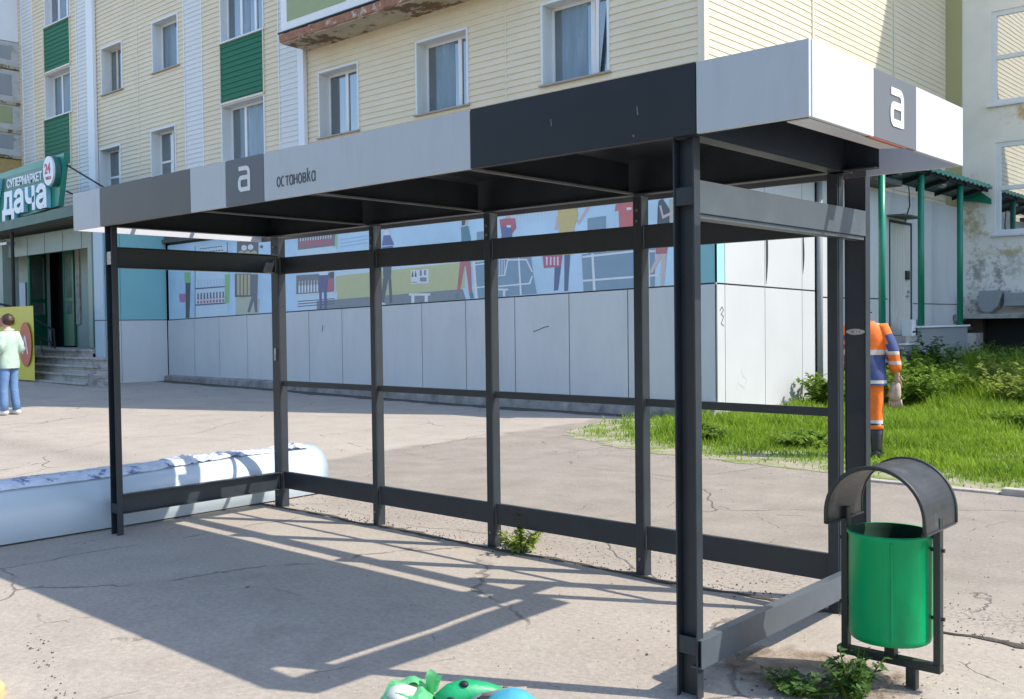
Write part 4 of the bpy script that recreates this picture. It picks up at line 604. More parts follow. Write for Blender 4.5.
def window(x0,x1,z0,z1,style):
    D=.30 if style!='bay' else .22
    b=MB(); e=.045; y=yU
    # surround, proud of the siding, and the deep reveal
    b.box(x0-.0,x0+e,y-.030,y+D,z0,z1).box(x1-e,x1,y-.030,y+D,z0,z1).box(x0+e,x1-e,y-.030,y+D,z1-e,z1)
    b.box(x0+e,x1-e,y+D,y+D+.02,z0,z1)
    win=b.build('window',M['reveal'],A_)
    b=MB(); b.box(x0-.03,x1+.03,y-.075,y+D,z0-.022,z0+.006); b.build('sill',M['sill'] if style not in('bay','wide') else M['trim_w'],win,bevel=.003)
    fx0,fx1,fz0,fz1=x0+e,x1-e,z0+.006,z1-e; f=.055; yf=y+D-.075
    fm=M['frame_o'] if style=='old' else M['frame']
    b=MB(); b.box(fx0,fx0+f,yf,yf+.06,fz0,fz1).box(fx1-f,fx1,yf,yf+.06,fz0,fz1).box(fx0+f,fx1-f,yf,yf+.06,fz0,fz0+f).box(fx0+f,fx1-f,yf,yf+.06,fz1-f,fz1)
    wd=fx1-fx0; mull={'two':[.5],'right':[.70],'tilt':[.66],'old':[.36,.72],'cross':[.55],'wide':[.36] ,'bay':[.36,.70]}[style]
    for t in mull: xm=fx0+wd*t; b.box(xm-.045,xm+.045,yf-.004,yf+.056,fz0+f,fz1-f)
    if style=='cross': zm=fz0+(fz1-fz0)*.42; b.box(fx0+f,fx0+wd*.55-.045,yf-.002,yf+.058,zm-.03,zm+.03)
    b.build('frame',fm,win,bevel=.004)
    b=MB(); b.box(fx0+f*.5,fx1-f*.5,yf+.024,yf+.034,fz0+f*.5,fz1-f*.5); b.build('pane',M['glass'],win)
    if style in ('tilt','right','wide','bay'):
        q_=random.random(); t0=fx0+wd*((.12+.22*q_) if style!='bay' else .36); t1=fx0+wd*((.55+.10*q_) if style!='wide' else .80+.17*q_); n=26; b=MB()
        pts=[(t0+(t1-t0)*i/n, yf+.020-.0008*math.sin(i*1.9)) for i in range(n+1)]
        for i in range(n): b.quad((pts[i][0],pts[i][1],fz0+f),(pts[i+1][0],pts[i+1][1],fz0+f),(pts[i+1][0],pts[i+1][1],fz1-f),(pts[i][0],pts[i][1],fz1-f))
        b.build('curtain',M['curtain'],win)
    if style=='tilt':
        xs0,xs1=fx0+wd*.66+.05,fx1-.02; b=MB(); b.box(-.035,.035,-.02,.02,fz0+f,fz1-f); h=fz1-fz0
        b.v=[(xs0+.06+x+.10*(z-fz0)/h,yf-.03-.11*(z-fz0)/h+y,z) for x,y,z in b.v]; b.build('tilted_sash',M['frame'],win)
for w_ in W: window(*w_)
PG=lambda a,d,z:(a,yU-.012-d,z)
for x0,x1,z0,z1 in GP:
    b=MB(); siding(b,PG,x0+.02,x1-.02,z0+.03,z1-.02,[],row=.125); o=b.build('green_panel',M['green_sid'],A_)
    b=MB(); b.box(x0,x1,yU-.07,yU+.05,z0-.02,z0+.03).box(x0,x1,yU-.06,yU+.02,z1-.02,z1+.02).box(x0-.01,x0+.02,yU-.045,yU,z0+.03,z1-.02).box(x1-.02,x1+.01,yU-.045,yU,z0+.03,z1-.02); b.build('panel_trim',M['trim'],o)
# balcony over the two windows
bal=MB(); bal.prism([(9.28,7.44),(9.26,7.52),(9.26,7.60),(10.0,7.62),(10.0,7.43)],-10.94,-4.4,'x'); bl=bal.build('balcony',M['rust_conc'],A_); bl['label']='balcony with a peeling concrete slab'
b=MB(); n=60
for i in range(n+1):
    x=-10.97+6.6*i/n; r1,r2=rng.normal(0,.007,2)
    b.v+=[(x,9.245+r1,7.47+r2),(x,9.235+r2,7.62),(x,9.262,7.62),(x,9.27,7.455+r2)]
for i in range(n):
    for k in range(4): b.f.append((i*4+k,i*4+(k+1)%4,(i+1)*4+(k+1)%4,(i+1)*4+k)); b.m.append(0)
b.f+=[(0,1,2,3)]; b.m.append(0); b.build('rusty_edge',M['rust'],bl)
b=MB(); b.box(-10.92,-4.4,9.268,9.30,7.66,8.75).box(-10.92,-10.88,9.30,10.0,7.66,8.75); b.build('balcony_front',M['frame'],bl)
b=MB(); 
for x in (-10.70,-8.6,-6.5): b.box(x,x+1.95,9.258,9.266,7.86,8.62)
b.build('balcony_panel',M['balc_o'],bl)
b=MB(); b.tube([(-10.98,9.24,7.655),(-4.4,9.24,7.655)],.022,8); b.build('pipe',M['rubber'],bl)
b=MB(); b.box(-10.92,-4.4,9.30,9.99,8.75,9.9); b.build('balcony_glazing',M['glass'],bl)
# stack of boxed-in balconies at the left end
for z0,z1,k in ((9.75,10.50,0),(8.62,9.62,1),(7.75,8.6,2),(6.95,7.74,0)):
    b=MB(); b.box(-29.5,-25.9,9.0+.02*k,9.99,z0,z1); o=b.build('end_balcony',M['balc_g'],A_)
    b=MB(); b.box(-29.55,-25.85,8.95+.02*k,9.99,z0-.10,z0-.003); b.build('slab',M['rust_conc'],o)
    b=MB(); b.box(-25.899,-25.885,9.3,9.75,z0+.2,z1-.15); b.build('side_panel',M['balc_o'] if k==2 else M['parapet'],o)
b=MB(); b.box(-29.5,-25.9,9.1,9.99,10.52,12.4); o=b.build('end_balcony',M['trim_w'],A_); o['label']='glazed white balcony at the left end'
b=MB(); b.box(-29.4,-25.9,8.95,9.99,6.0,6.83); b.build('end_balcony',M['brick_y'],A_)['label']='ochre brick balcony base at the left end'

# ------------------------------------------------------------ ground floor shop annex
X_=thing('shop_annex','panelled ground floor shop front with a printed supermarket mural band','shop front',(-9,9.9,0))
zb=lambda x: 1.67+(x+16.69)*.0236          # top of the lower panels
b=MB(); b.box(-16.6,xA-.03,yA+.02,yA+.235,0,4.0).box(xA-.4,xA-.02,yA+.235,yW,0,4.0); b.build('wall',M['joint'],X_)
b=MB(); b.prism([(yA-.14,-.05),(yA-.12,.24),(yA-.02,.27),(yA+.02,.27),(yA+.02,-.05)],-16.7,xA+.03,'x'); b.build('plinth',M['plinth'],X_)
b=MB(); b.prism([(xA+.05,-.05),(xA+.05,.10),(xA-.02,.12),(xA-.02,-.05)],yA-.05,yW,'y'); b.build('plinth',M['plinth'],X_)
J=[-16.70,-15.45,-14.33,-13.15,-11.95,-10.80,-9.67,-8.44,-7.24,-6.06,-4.85,-3.63,-2.43,-1.235,-.822]
for i,(a,c) in enumerate(zip(J,J[1:])):
    b=MB(); g_=.009; bot=.27
    b.prism([(a+g_,bot),(c-g_*(c<-.9),bot),(c-g_*(c<-.9),zb(c)-.012),(a+g_,zb(a)-.012)],yA,yA+.02,'y'); b.build('front_panel',M['panel'],X_,bevel=.003)
b=MB(); b.prism([(-1.225,zb(-1.2)+.012),(xA,zb(xA)+.012),(xA,4.0),(-1.225,4.0)],yA,yA+.02,'y'); b.build('corner_panel',M['teal'],X_)
b=MB(); b.box(-16.7,xA+.05,yA-.12,yU-.03,3.62,3.70).box(-16.7,xA+.05,yA-.06,yU-.03,3.70,4.05); b.build('soffit',M['soffit'],X_)
# side face
YJ=[yA+.022,10.02,11.28,12.60,13.10]
for i,(a,c) in enumerate(zip(YJ,YJ[1:])):
    z=lambda y: 2.04-(y-yA)*.018
    for lo in (0,1):
        b=MB(); g_=.007
        pr2=[(a+g_,.11),(c-g_,.11),(c-g_,z(c)-.012),(a+g_,z(a)-.012)] if lo==0 else [(a+g_,z(a)+.012),(c-g_,z(c)+.012),(c-g_,4.0),(a+g_,4.0)]
        b.prism(pr2,xA-.02,xA,'x'); b.build('side_panel',M['teal_l' if (lo and i==0) else 'panel2'],X_,bevel=.003)
b=MB(); b.box(xA-.02,xA,yA,yA+.02,.11,4.0); b.build('corner_panel',M['panel2'],X_)
b=MB(); b.tube([(xA+.05,13.17,.0),(xA+.05,13.17,4.1)],.055,12); b.build('downpipe',M['parapet'],X_,smooth=True)
for a,c in ((13.25,15.0),(15.0,16.35)):
    b=MB(); b.box(xA-.02,xA,a+.007,c-.007,.11,1.86).box(xA-.02,xA,a+.007,c-.007,1.885,4.0); b.build('side_panel',M['panel2' if a<14 else 'panel'],X_)
b=MB(); b.box(xA-.02,xA,16.35,16.42,.11,4.0).box(xA-.02,xA,16.42,17.62,3.45,4.0).box(xA-.02,xA,17.62,17.70,.11,4.0).box(xA-.02,xA,17.71,yW,.11,1.78).box(xA-.02,xA,17.71,yW,1.80,4.0); b.build('side_panel',M['panel'],X_)
b=MB(); b.box(xA-.019,xA-.006,16.42,17.62,1.15,3.45); dr=b.build('door',M['door_w'],X_); dr['label']='cream metal side door with a keypad'
b=MB(); b.box(xA-.006,xA+.014,16.42,16.46,1.15,3.45).box(xA-.006,xA+.014,17.58,17.62,1.15,3.45).box(xA-.006,xA+.014,16.46,17.58,3.40,3.45)
b.build('door_frame',M['joint'],dr)
b=MB()
for k in range(1,8): b.box(xA-.006,xA-.001,16.46+k*.14,16.475+k*.14,1.2,3.38)
b.build('ribs',M['panel'],dr)
b=MB(); b.box(xA-.005,xA+.03,17.28,17.46,2.28,2.46); b.build('keypad',M['rubber'],dr)
b=MB(); b.box(xA-.005,xA+.03,17.40,17.44,2.0,2.06).box(xA-.005,xA+.04,17.33,17.47,1.93,1.955); b.build('handle',M['metal_g'],dr)
# buckled edges of two side panels
for y,z0,z1,wd in ((11.31,2.05,3.0,.038),(12.62,2.25,2.75,.022)):
    b=MB(); n=12; b.v=[(xA+.003,y+.002,z0),(xA+.003,y+.002,z1+.3)]+[(xA+.004+.02*math.sin(PI*i/n),y+.004+wd*math.sin(PI*(1-i/n)**.7),z0+(z1+.3-z0)*(1-i/n)) for i in range(n+1)]
    b.f=[tuple(range(n+3))]; b.m=[0]; b.build('buckled_gap',M['joint'],X_)
b=MB(); b.box(xA-.05,xA+.42,yA+.3,16.0,4.02,4.12); b.build('cornice',M['soffit'],X_)
# scratches and a scribble on the panels
Psc=lambda a,z,d:(a,yA-d,z)
b=MB(); b.stroke([(-4.42,1.33),(-4.28,1.37),(-4.16,1.41),(-4.07,1.42)],.014,Psc,.001,.002); b.stroke([(-10.35,1.35),(-10.31,1.42),(-10.32,1.49)],.02,Psc,.001,.002); b.build('scratch',M['joint'],X_)
Psc=lambda a,z,d:(xA+d,a,z)
b=MB(); b.stroke([(9.86,1.63),(9.93,1.69),(9.97,1.64),(9.90,1.58),(9.97,1.54),(9.90,1.44),(9.98,1.40)],.014,Psc,.001,.002); b.build('scribble',M['joint'],X_)
b=MB(); pts=[(10.36,.42),(10.42,.60),(10.50,.72),(10.56,.60),(10.46,.50),(10.60,.44),(10.66,.56),(10.54,.64),(10.40,.52),(10.62,.40)]; b.stroke(pts,.009,Psc,.001,.002); b.build('scribble',M['panel'],X_)
# the mural
MC={'green':(.47,.47,.20),'base':(.17,.18,.19),'pale':(.52,.64,.72),'lime':(.20,.45,.14),'lime2':(.34,.47,.24),'black':(.02,.02,.025),'pink':(.42,.13,.28),'navy':(.03,.06,.13),'red':(.42,.06,.09),'dark':(.04,.03,.05),'white':(.64,.67,.70),'sky':(.38,.56,.68),'sky2':(.27,.47,.68),'brown':(.075,.05,.05),'bread':(.42,.36,.16),'tan':(.42,.43,.30),'plum':(.075,.07,.10),'brown2':(.13,.115,.12),'purple':(.065,.045,.17),'blue':(.065,.085,.24),'slate2':(.055,.06,.07),'skin':(.55,.42,.40),'teal':(.05,.17,.22),'redd':(.40,.085,.085),'slate':(.15,.25,.34),'grey':(.16,.18,.19),'yellow':(.55,.42,.11),'navy2':(.045,.075,.19),'pink2':(.42,.05,.13),'coral':(.52,.085,.075)}
MN={k:mat('mural_'+k,tuple(min(.8,c*.95+g_*.26) for c,g_ in zip(v,(.36,.42,.48))),.5,.04) for k,v in MC.items()}  # print colours mixed toward a pale tint that imitates haze
MN['bg']=mat('mural_sky',(.50,.69,.84),.5,.2,.6)
names=['bg']+list(MC); idx={k:i for i,k in enumerate(names)}
b=MB(); b.prism([(-16.62,zb(-16.62)+.01),(-1.245,zb(-1.245)+.01),(-1.245,3.615),(-16.62,3.56)],yA-.004,yA+.016,'y')
from mathutils.geometry import tessellate_polygon
for i,(c,lay,pts) in enumerate(MURAL):
    b.cur=idx[c]; y=yA-.005-lay*.0012-.000004*i
    pts=[(x,max(z,zb(x)+.012)) for x,z in pts]
    pts=[(max(-16.6,min(-1.25,x)),z) for x,z in pts]
    vs=[(x,y,z) for x,z in pts]; tr=tessellate_polygon([[Vector((x,z,0)) for x,z in pts]])
    b.add(vs,[tuple(t) for t in tr])
mu=b.build('mural_board',[MN[k] for k in names],X_); mu['label']='printed band of cartoon shoppers, shelves and trolleys above the grey panels'

# ------------------------------------------------------------ entrance of the supermarket
E_=thing('supermarket_entrance','shaded supermarket entrance porch with green door, teal side wall and concrete landing','entrance',(-19,9,0))
xE=-16.72
for a,c in ((8.15,8.53),(8.53,yA-.003)):
    b=MB(); b.box(xE-.03,xE,a+.006,c-.006,.10,1.665); b.build('wall_panel',M['panel'],E_)
    b=MB(); b.box(xE-.03,xE,a+.006,c-.006,1.685,4.0); b.build('wall_panel',M['teal'],E_)['label']='teal upper wall panel'
b=MB(); b.box(-17.2,xE-.005,8.10,8.14,.10,1.665).box(-17.2,xE-.005,8.10,8.14,1.685,4.0); b.build('wall_panel',mat('pale_blue_panel',(.34,.46,.55),.45,.04),E_)
b=MB(); b.box(-17.25,xE-.03,8.14,9.7,0,4.0); b.build('side_wall',M['joint'],E_)
b=MB(); b.box(-16.9,xE+.04,8.1,yA,0,.10).box(-17.9,-17.22,8.32,8.6,.956,1.0); b.build('plinth',M['plinth'],E_)
b=MB(); b.box(-17.72,-17.2,8.30,8.6,1.0,4.0); b.build('pillar',M['canopy'],E_); b=MB(); b.box(-18.25,-17.72,8.45,8.6,1.0,4.0); b.build('pillar',M['pil'],E_)
b=MB(); b.box(-23.9,-23.35,8.35,8.8,.96,4.0); b.build('pillar',M['pil'],E_)
b=MB(); b.box(-34,-22.9,9.4,9.5,.9,4.1).box(-22.9,-17.25,9.4,9.5,3.70,4.1).box(-21.0,-17.2,9.4,9.5,.9,3.70); b.build('back_wall',M['pil'],E_)
b=MB(); b.box(-22.9,-21.0,9.75,9.8,.9,3.70); b.build('dark_doorway',M['dark'],E_)
def leaf(p0,p1,lab):
    b=MB(); d=Vector((p1[0]-p0[0],p1[1]-p0[1],0)); L_=d.length; d.normalize(); n_=Vector((-d.y,d.x,0))
    def bx(a0,a1,z0,z1,t,m):
        m.v+=[tuple(Vector((p0[0],p0[1],0))+d*a+n_*s+Vector((0,0,z))) for z in (z0,z1) for a,s in ((a0,-t),(a1,-t),(a1,t),(a0,t))]; o=len(m.v)-8
        for f in [(0,3,2,1),(4,5,6,7),(0,1,5,4),(1,2,6,5),(2,3,7,6),(3,0,4,7)]: m.f.append(tuple(i+o for i in f)); m.m.append(0)
    bx(0,.09,1.0,3.7,.03,b); bx(L_-.09,L_,1.0,3.7,.03,b); bx(.09,L_-.09,3.58,3.7,.03,b); bx(.09,L_-.09,1.0,1.9,.028,b); bx(.09,L_-.09,2.25,2.35,.03,b)
    o=b.build('door',M['green_d'],E_); o['label']=lab
    q=MB(); bx(.09,L_-.09,1.9,2.25,.006,q); bx(.09,L_-.09,2.35,3.58,.006,q); q.build('pane',glassmat('door_glass_'+lab[:4],(.30,.36,.32),.55),o)
leaf((-22.9,9.37),(-22.55,8.75),'open green door leaf'); leaf((-21.72,9.38),(-21.02,9.36),'glazed green door leaf'); leaf((-23.85,9.37),(-22.93,9.36),'left glazed green leaf')
b=MB(); b.box(-20.96,-20.72,9.36,9.395,1.6,3.7); b.build('price_strip',M['kerb'],E_)
b=MB(); b.box(-30,-24.3,9.36,9.39,1.5,2.9); b.build('window_poster',mat('pale_violet_poster',(.36,.47,.68),.5,.12,2),E_)
b=MB(); b.box(-34,-17.26,8.31,9.39,-.05,.955); b.build('landing',M['concrete'],E_)
E2=thing('entrance_steps','flight of worn concrete steps up to the supermarket entrance','steps',(-19.2,8.9,0))
for k in range(5):
    y=7.35+k*.17; x1=-16.2 if y<7.99 else -17.27; b=MB(); b.box(-20.3,x1,y+.04,8.08 if y<7.99 else 8.305,.19*k+.10,.19*k+.148).box(-20.3,x1,y,8.08 if y<7.99 else 8.305,.19*k+.15,.19*k+.20).box(-20.28,x1-.02,y+.045,8.07,.19*k-.05,.19*k+.098); o=b.build('step',M['concrete'],E2,bevel=.012)
b=MB(); b.prism([(-16.16,-.02),(-15.1,-.02),(-16.16,.42)],7.4,7.5,'y'); b.build('side_cheek',M['plinth'],E2)
# sign
G_=thing('shop_sign','green supermarket signboard with raised white lettering over the entrance','shop sign',(-20.5,8.05,4.5))
b=MB(); b.prism([(-26,4.30),(-18.85,4.62),(-18.45,5.92),(-26,5.75)],8.0,8.14,'y'); sb=b.build('board',M['sign_g'],G_)
b=MB(); b.prism([(-26,5.28),(-19.0,5.33),(-19.0,5.72),(-26,5.64)],7.985,7.998,'y'); b.build('top_band',M['sign_d'],sb)
PSg=lambda a,z,d:(a,7.985-d,z)
text_mesh('СУПЕРМАРКЕТ',.31,PSg,-21.95,5.37,.98,.02,.006,M['letter3'],parent=sb)
text_mesh('У',1.75,PSg,-23.33,4.36,1.0,.12,.03,[M['letter3'],M['letter_s']],parent=sb)
text_mesh('дача',1.05,PSg,-22.02,4.64,1.18,.12,.035,[M['letter3'],M['letter_s']],parent=sb)
b=MB(); b.prism([(-18.93+.30*math.cos(a),5.50+.37*math.sin(a)) for a in np.linspace(0,2*PI,28,endpoint=False)],7.80,7.98,'y'); dk=b.build('round_badge',[M['letter3']],G_)
b=MB(); b.prism([(-18.90+.32*math.cos(a),5.49+.39*math.sin(a)) for a in np.linspace(0,2*PI,28,endpoint=False)],7.85,7.984,'y'); b.build('badge_rim',M['sign_d'],dk)
PB=lambda a,z,d:(a,7.799-d,z)
text_mesh('24',.36,PB,-19.14,5.44,.95,.006,.008,M['mag'],parent=dk); text_mesh('часа',.14,PB,-19.09,5.28,1.0,.006,.002,M['mag'],parent=dk)
b=MB(); b.tube([(-18.5,8.1,5.62),(-16.95,8.3,4.92)],.022,6); b.tube([(-18.6,8.1,4.98),(-17.6,8.3,4.6)],.022,6); b.build('brace',M['rubber'],G_)
C_=thing('entrance_canopy','dark green flat canopy over the supermarket entrance, under the sign','canopy',(-21,8.8,4.1))
b=MB(); b.prism([(-34,3.98),(-17.0,4.25),(-17.0,4.50),(-34,4.22)],7.75,7.80,'y'); b.build('canopy_edge',M['canopy'],C_)
b=MB(); b.prism([(-34,4.02),(-17.0,4.27),(-17.0,4.45),(-34,4.2)],7.80,9.99,'y'); b.build('canopy_deck',M['soffit'],C_)
b=MB(); b.box(-34,-17.3,8.5,8.58,3.55,4.1); 
for x in np.arange(-33,-17.4,1.1): b.box(x,x+.03,8.485,8.5,3.55,4.05)
b.build('lintel',M['pil'],C_)
b=MB(); b.tube([(-21.75,8.0,-.02),(-21.75,8.0,4.15)],.05,10); b.build('post',M['rubber'],C_)
b=MB(); b.box(-22.9,-22.4,8.1,8.35,3.86,3.93); b.build('lamp_housing',M['metal_g'],C_)
R2=thing('handrail','dark metal handrail beside the entrance steps','handrail',(-21.3,8.2,0))
b=MB(); b.tube([(-25,7.35,2.12),(-20.95,7.3,2.16),(-20.75,7.5,2.10),(-19.75,8.2,1.45),(-19.70,8.2,.95)],.03,8); b.tube([(-20.9,7.4,1.7),(-19.8,8.2,1.1)],.02,6); b.build('rail',M['rubber'],R2)
for x,y,z in ((-20.95,7.3,2.16),(-20.3,7.85,1.8),(-19.72,8.2,1.45),(-24,7.35,2.12)):
    b=MB(); b.tube([(x,y,0),(x,y,z)],.022,6); b.build('baluster',M['rubber'],R2)
b=MB(); 
for k in range(6):
    a=-20.9+k*.22; y=7.4+k*.15
    b.tube([(a,y,.3),(a+.12,y+.05,.6+.1*(k%2)),(a,y,.95),(a-.1,y,1.25)],.012,5)
b.build('scrollwork',M['rubber'],R2)
V_=thing('advert_banner','yellow advertising banner with a red oval, hung on the entrance railing','banner',(-20.5,7.2,.2))
b=MB(); n=12
for j in range(n+1):
    x=-24.5+5.9*j/n
    for z in (.20,.9,1.5,2.06): b.v.append((x,7.2+.012*math.sin(x*2+z),z))
for j in range(n):
    for k in range(3): b.f.append((j*4+k,(j+1)*4+k,(j+1)*4+k+1,j*4+k+1)); b.m.append(0)
cl=b.build('cloth',M['yellow'],V_)
b=MB(); b.prism([(-19.02+.36*math.cos(a),1.10+.56*math.sin(a)) for a in np.linspace(0,2*PI,30,endpoint=False)],7.165,7.172,'y'); b.prism([(-21.6,1.52),(-19.75,1.60),(-19.75,1.80),(-21.6,1.78)],7.166,7.173,'y'); b.build('red_oval',M['banner_r'],cl)
text_mesh('А',.62,lambda a,z,d:(a,7.163-d,z),-19.22,.86,.9,.003,.005,M['letter3'],parent=cl)

# ------------------------------------------------------------ wing on the right
P_=thing('plaster_building','old pale plastered building wing with stained walls and white windows','building',(6,21,0))
PWf=lambda a,d,z:(a,yW-d,z)
HW=16.0
WW=[(-.19,2.0,6.24,8.35),(-.10,2.1,3.34,5.42),(3.6,5.6,6.24,8.35),(3.6,5.6,3.34,5.42),(7.2,9.2,6.24,8.35),(7.2,9.2,3.34,5.42),(-.19,2.0,9.3,11.4),(3.6,5.6,9.3,11.4)]
b=MB(); xc=sorted({-1.3,22.0}|{v for w_ in WW for v in w_[:2]}); zc=sorted({1.5,HW}|{v for w_ in WW for v in w_[2:4]})
for a,c in zip(xc,xc[1:]):
    for z0,z1 in zip(zc,zc[1:]):
        if any(w_[0]<=a and c<=w_[1] and w_[2]<=z0 and z1<=w_[3] for w_ in WW): continue
        b.quad((a,yW,z0),(c,yW,z0),(c,yW,z1),(a,yW,z1))
b.build('front_wall',M['plaster'],P_)
b=MB(); b.box(-1.25,22,yW+.3,33,0,HW); b.build('inner_wall',M['dark'],P_); b=MB(); b.box(-1.3,22.2,yW-.2,33.2,HW,HW+.25); b.build('roof',M['metal_g'],P_)
for x0,x1,z0,z1 in WW:
    b=MB(); d=.12
    b.box(x0,x0+.02,yW-.0,yW+d,z0,z1).box(x1-.02,x1,yW,yW+d,z0,z1).box(x0+.02,x1-.02,yW,yW+d,z1-.02,z1)
    wn_=b.build('window',M['plaster'],P_)
    b=MB(); f=.11
    b.box(x0+.02,x0+.02+f,yW+.02,yW+.09,z0,z1-.02).box(x1-f-.02,x1-.02,yW+.02,yW+.09,z0,z1-.02).box(x0+f,x1-f,yW+.021,yW+.089,z0,z0+f).box(x0+f,x1-f,yW+.021,yW+.089,z1-f-.02,z1-.02)
    zm=z0+(z1-z0)*.50; b.box(x0+f,x1-f,yW+.018,yW+.085,zm-.05,zm+.05); xm=(x0+x1)/2; b.box(xm-.05,xm+.05,yW+.016,yW+.084,z0+f,z1-f)
    b.build('frame',M['frame'],wn_,bevel=.006)
    b=MB(); b.box(x0+.06,x1-.06,yW+.055,yW+.065,z0+.05,z1-.06); b.build('pane',M['glass2'],wn_)
    b=MB(); b.box(x0-.05,x1+.05,yW-.09,yW+.02,z0-.04,z0); b.build('sill',M['trim_w'],wn_)
b=MB(); b.box(xU+.002,-.79,yW-.05,yW-.003,3.9,HW); b.build('corner_strip',M['olive'],P_)['label']='olive painted strip where the wing meets the cream end wall'
# lower brick recess under the ledge
b=MB(); b.box(-.80,-.66,yW-.55,yW,1.42,1.56); 
b.box(-.66,22,yW-.60,yW+.05,1.46,1.56); b.build('ledge',M['concrete'],P_,bevel=.01)
b=MB(); b.box(-.80,-.30,yW-.12,yW,-.05,1.46).box(1.2,22,yW-.12,yW,-.05,1.46); b.build('brick_base',M['brick_d'],P_)
b=MB(); b.box(-.30,1.2,yW+.02,yW+.28,-.05,1.46).box(-.30,-.26,yW-.13,yW+.02,-.05,1.46); b.build('cellar_opening',M['dark'],P_)
b=MB()
for k in range(6): b.box(-.80,-.44-.03*(k%2),yW-.20-.02*(k%3),yW-.121,.2+k*.20,.28+k*.20)
b.build('broken_courses',M['brick_d'],P_)
D_=thing('metal_duct','short galvanised metal duct lying on the ledge under the stained wall','duct',(.3,20.3,1.56))
b=MB(); b.prism([(-.30,1.75),(-.22,1.62),(-.02,1.60),(.10,1.72),(.16,1.90),(.20,2.08),(-.28,2.08)],yW-.50,yW-.12,'y'); b.build('elbow',M['metal_g'],D_,bevel=.01)
b=MB(); b.box(.21,2.4,yW-.42,yW-.10,1.72,2.02); b.build('pipe_run',M['metal_g'],D_,bevel=.02)
# ------------------------------------------------------------ side porch
K_=thing('porch_canopy','lean-to porch canopy on three green posts over the side door','porch canopy',(-.4,17,0))
for y in (14.62,16.57,18.85):
    z0=.0 if y<16 else 1.30
    b=MB(); b.tube([(-.25,y,z0 if y>16 else 1.0),(-.25,y,4.33)],.062,14); b.build('post',M['post_g'],K_,smooth=True)
b=MB(); b.prism([(xA+.005,4.20),(-.10,4.37),(-.10,4.40),(xA+.005,4.24)],13.2,20.55,'y'); b.build('roof_sheet',M['canopy'],K_)
b=MB(); b.box(-.21,-.17,13.3,20.5,4.29,4.35); 
for y in np.arange(13.4,20.4,1.1): b.prism([(-.80,4.12),(-.12,4.29),(-.12,4.36),(-.80,4.195)],y,y+.05,'y')
b.build('rafters',M['dark'],K_)
n=130; b=MB()
for i in range(n+1):
    y=13.2+7.35*i/n; dz=.022*math.sin(i*PI/2.5)
    b.v+=[(-.098,y,4.36+dz),(-.098,y,4.43+dz),(-.45,y,4.46+dz)]
for i in range(n): b.f+=[(i*3,i*3+1,(i+1)*3+1,(i+1)*3),(i*3+1,i*3+2,(i+1)*3+2,(i+1)*3+1)]; b.m+=[0,0]
b.build('corrugated_edge',M['post_g'],K_)
b=MB(); b.prism([(-.80,4.52),(-.66,4.56),(-.13,4.14),(-.13,4.02),(-.45,4.10),(-.80,4.16)],20.56,20.6,'y'); b.build('gable_board',M['post_g'],K_)
b=MB(); b.ball((-.5,16.0,4.28),.09,.12,.06); b.build('lamp',M['metal_g'],K_,smooth=True); b=MB(); b.ball((-.4,18.2,4.25),.09,.12,.06); b.build('lamp',M['metal_g'],K_,smooth=True)
Q_=thing('porch_steps','grey walled porch landing with steps below the side door','porch steps',(-.5,17.5,0))
b=MB(); b.prism([(15.60,-.05),(15.60,.66),(15.66,.66),(15.66,.98),(16.50,.98),(16.50,1.30),(19.24,1.30),(19.24,-.05)],-.30,-.22,'x'); b.build('parapet',M['parapet'],Q_,bevel=.004)
b=MB(); b.box(-.36,-.18,16.46,19.30,1.30,1.335).box(-.34,-.19,15.62,16.46,.98,1.01).box(-.34,-.19,15.40,15.62,.66,.69); b.build('coping',M['trim_w'],Q_)
b=MB(); b.box(xA+.004,-.30,15.9,20.6,-.05,1.14); b.build('landing',M['concrete'],Q_)
for k in range(4):
    b=MB(); b.box(xA+.004,-.24,14.7+k*.3,15.9,.24*k+.18,.24*k+.23); b.build('step',M['rust_conc'] if k%2 else M['metal_g'],Q_)
b=MB(); b.box(-.45,-.40,15.58,15.64,0,.66).box(-.45,-.40,15.0,15.06,0,.62); b.build('support',M['metal_g'],Q_)
t=thing('carton','small white carton standing on the porch landing beside the side door','carton',(-.40,16.2,1.14))
b=MB(); b.box(-.52,-.33,16.3,16.62,1.142,1.46); b.build('box',M['cap_w'],t,bevel=.006)
b=MB(); b.box(-.329,-.327,16.33,16.59,1.20,1.24); b.build('tape',M['joint'],t)
cb=MB(); cb.tube([(xA+.012,17.35,4.4),(xA+.02,17.45,4.1),(xA+.015,17.5,3.8),(xA+.012,17.3,3.55),(xA+.012,17.28,3.46)],.012,5); o=cb.build('wall_cable',M['rubber'],X_)
# small canopy shade board above the door
b=MB(); b.box(xA+.003,xA+.35,16.3,17.3,3.50,3.53); b.build('door_hood',M['soffit'],X_)
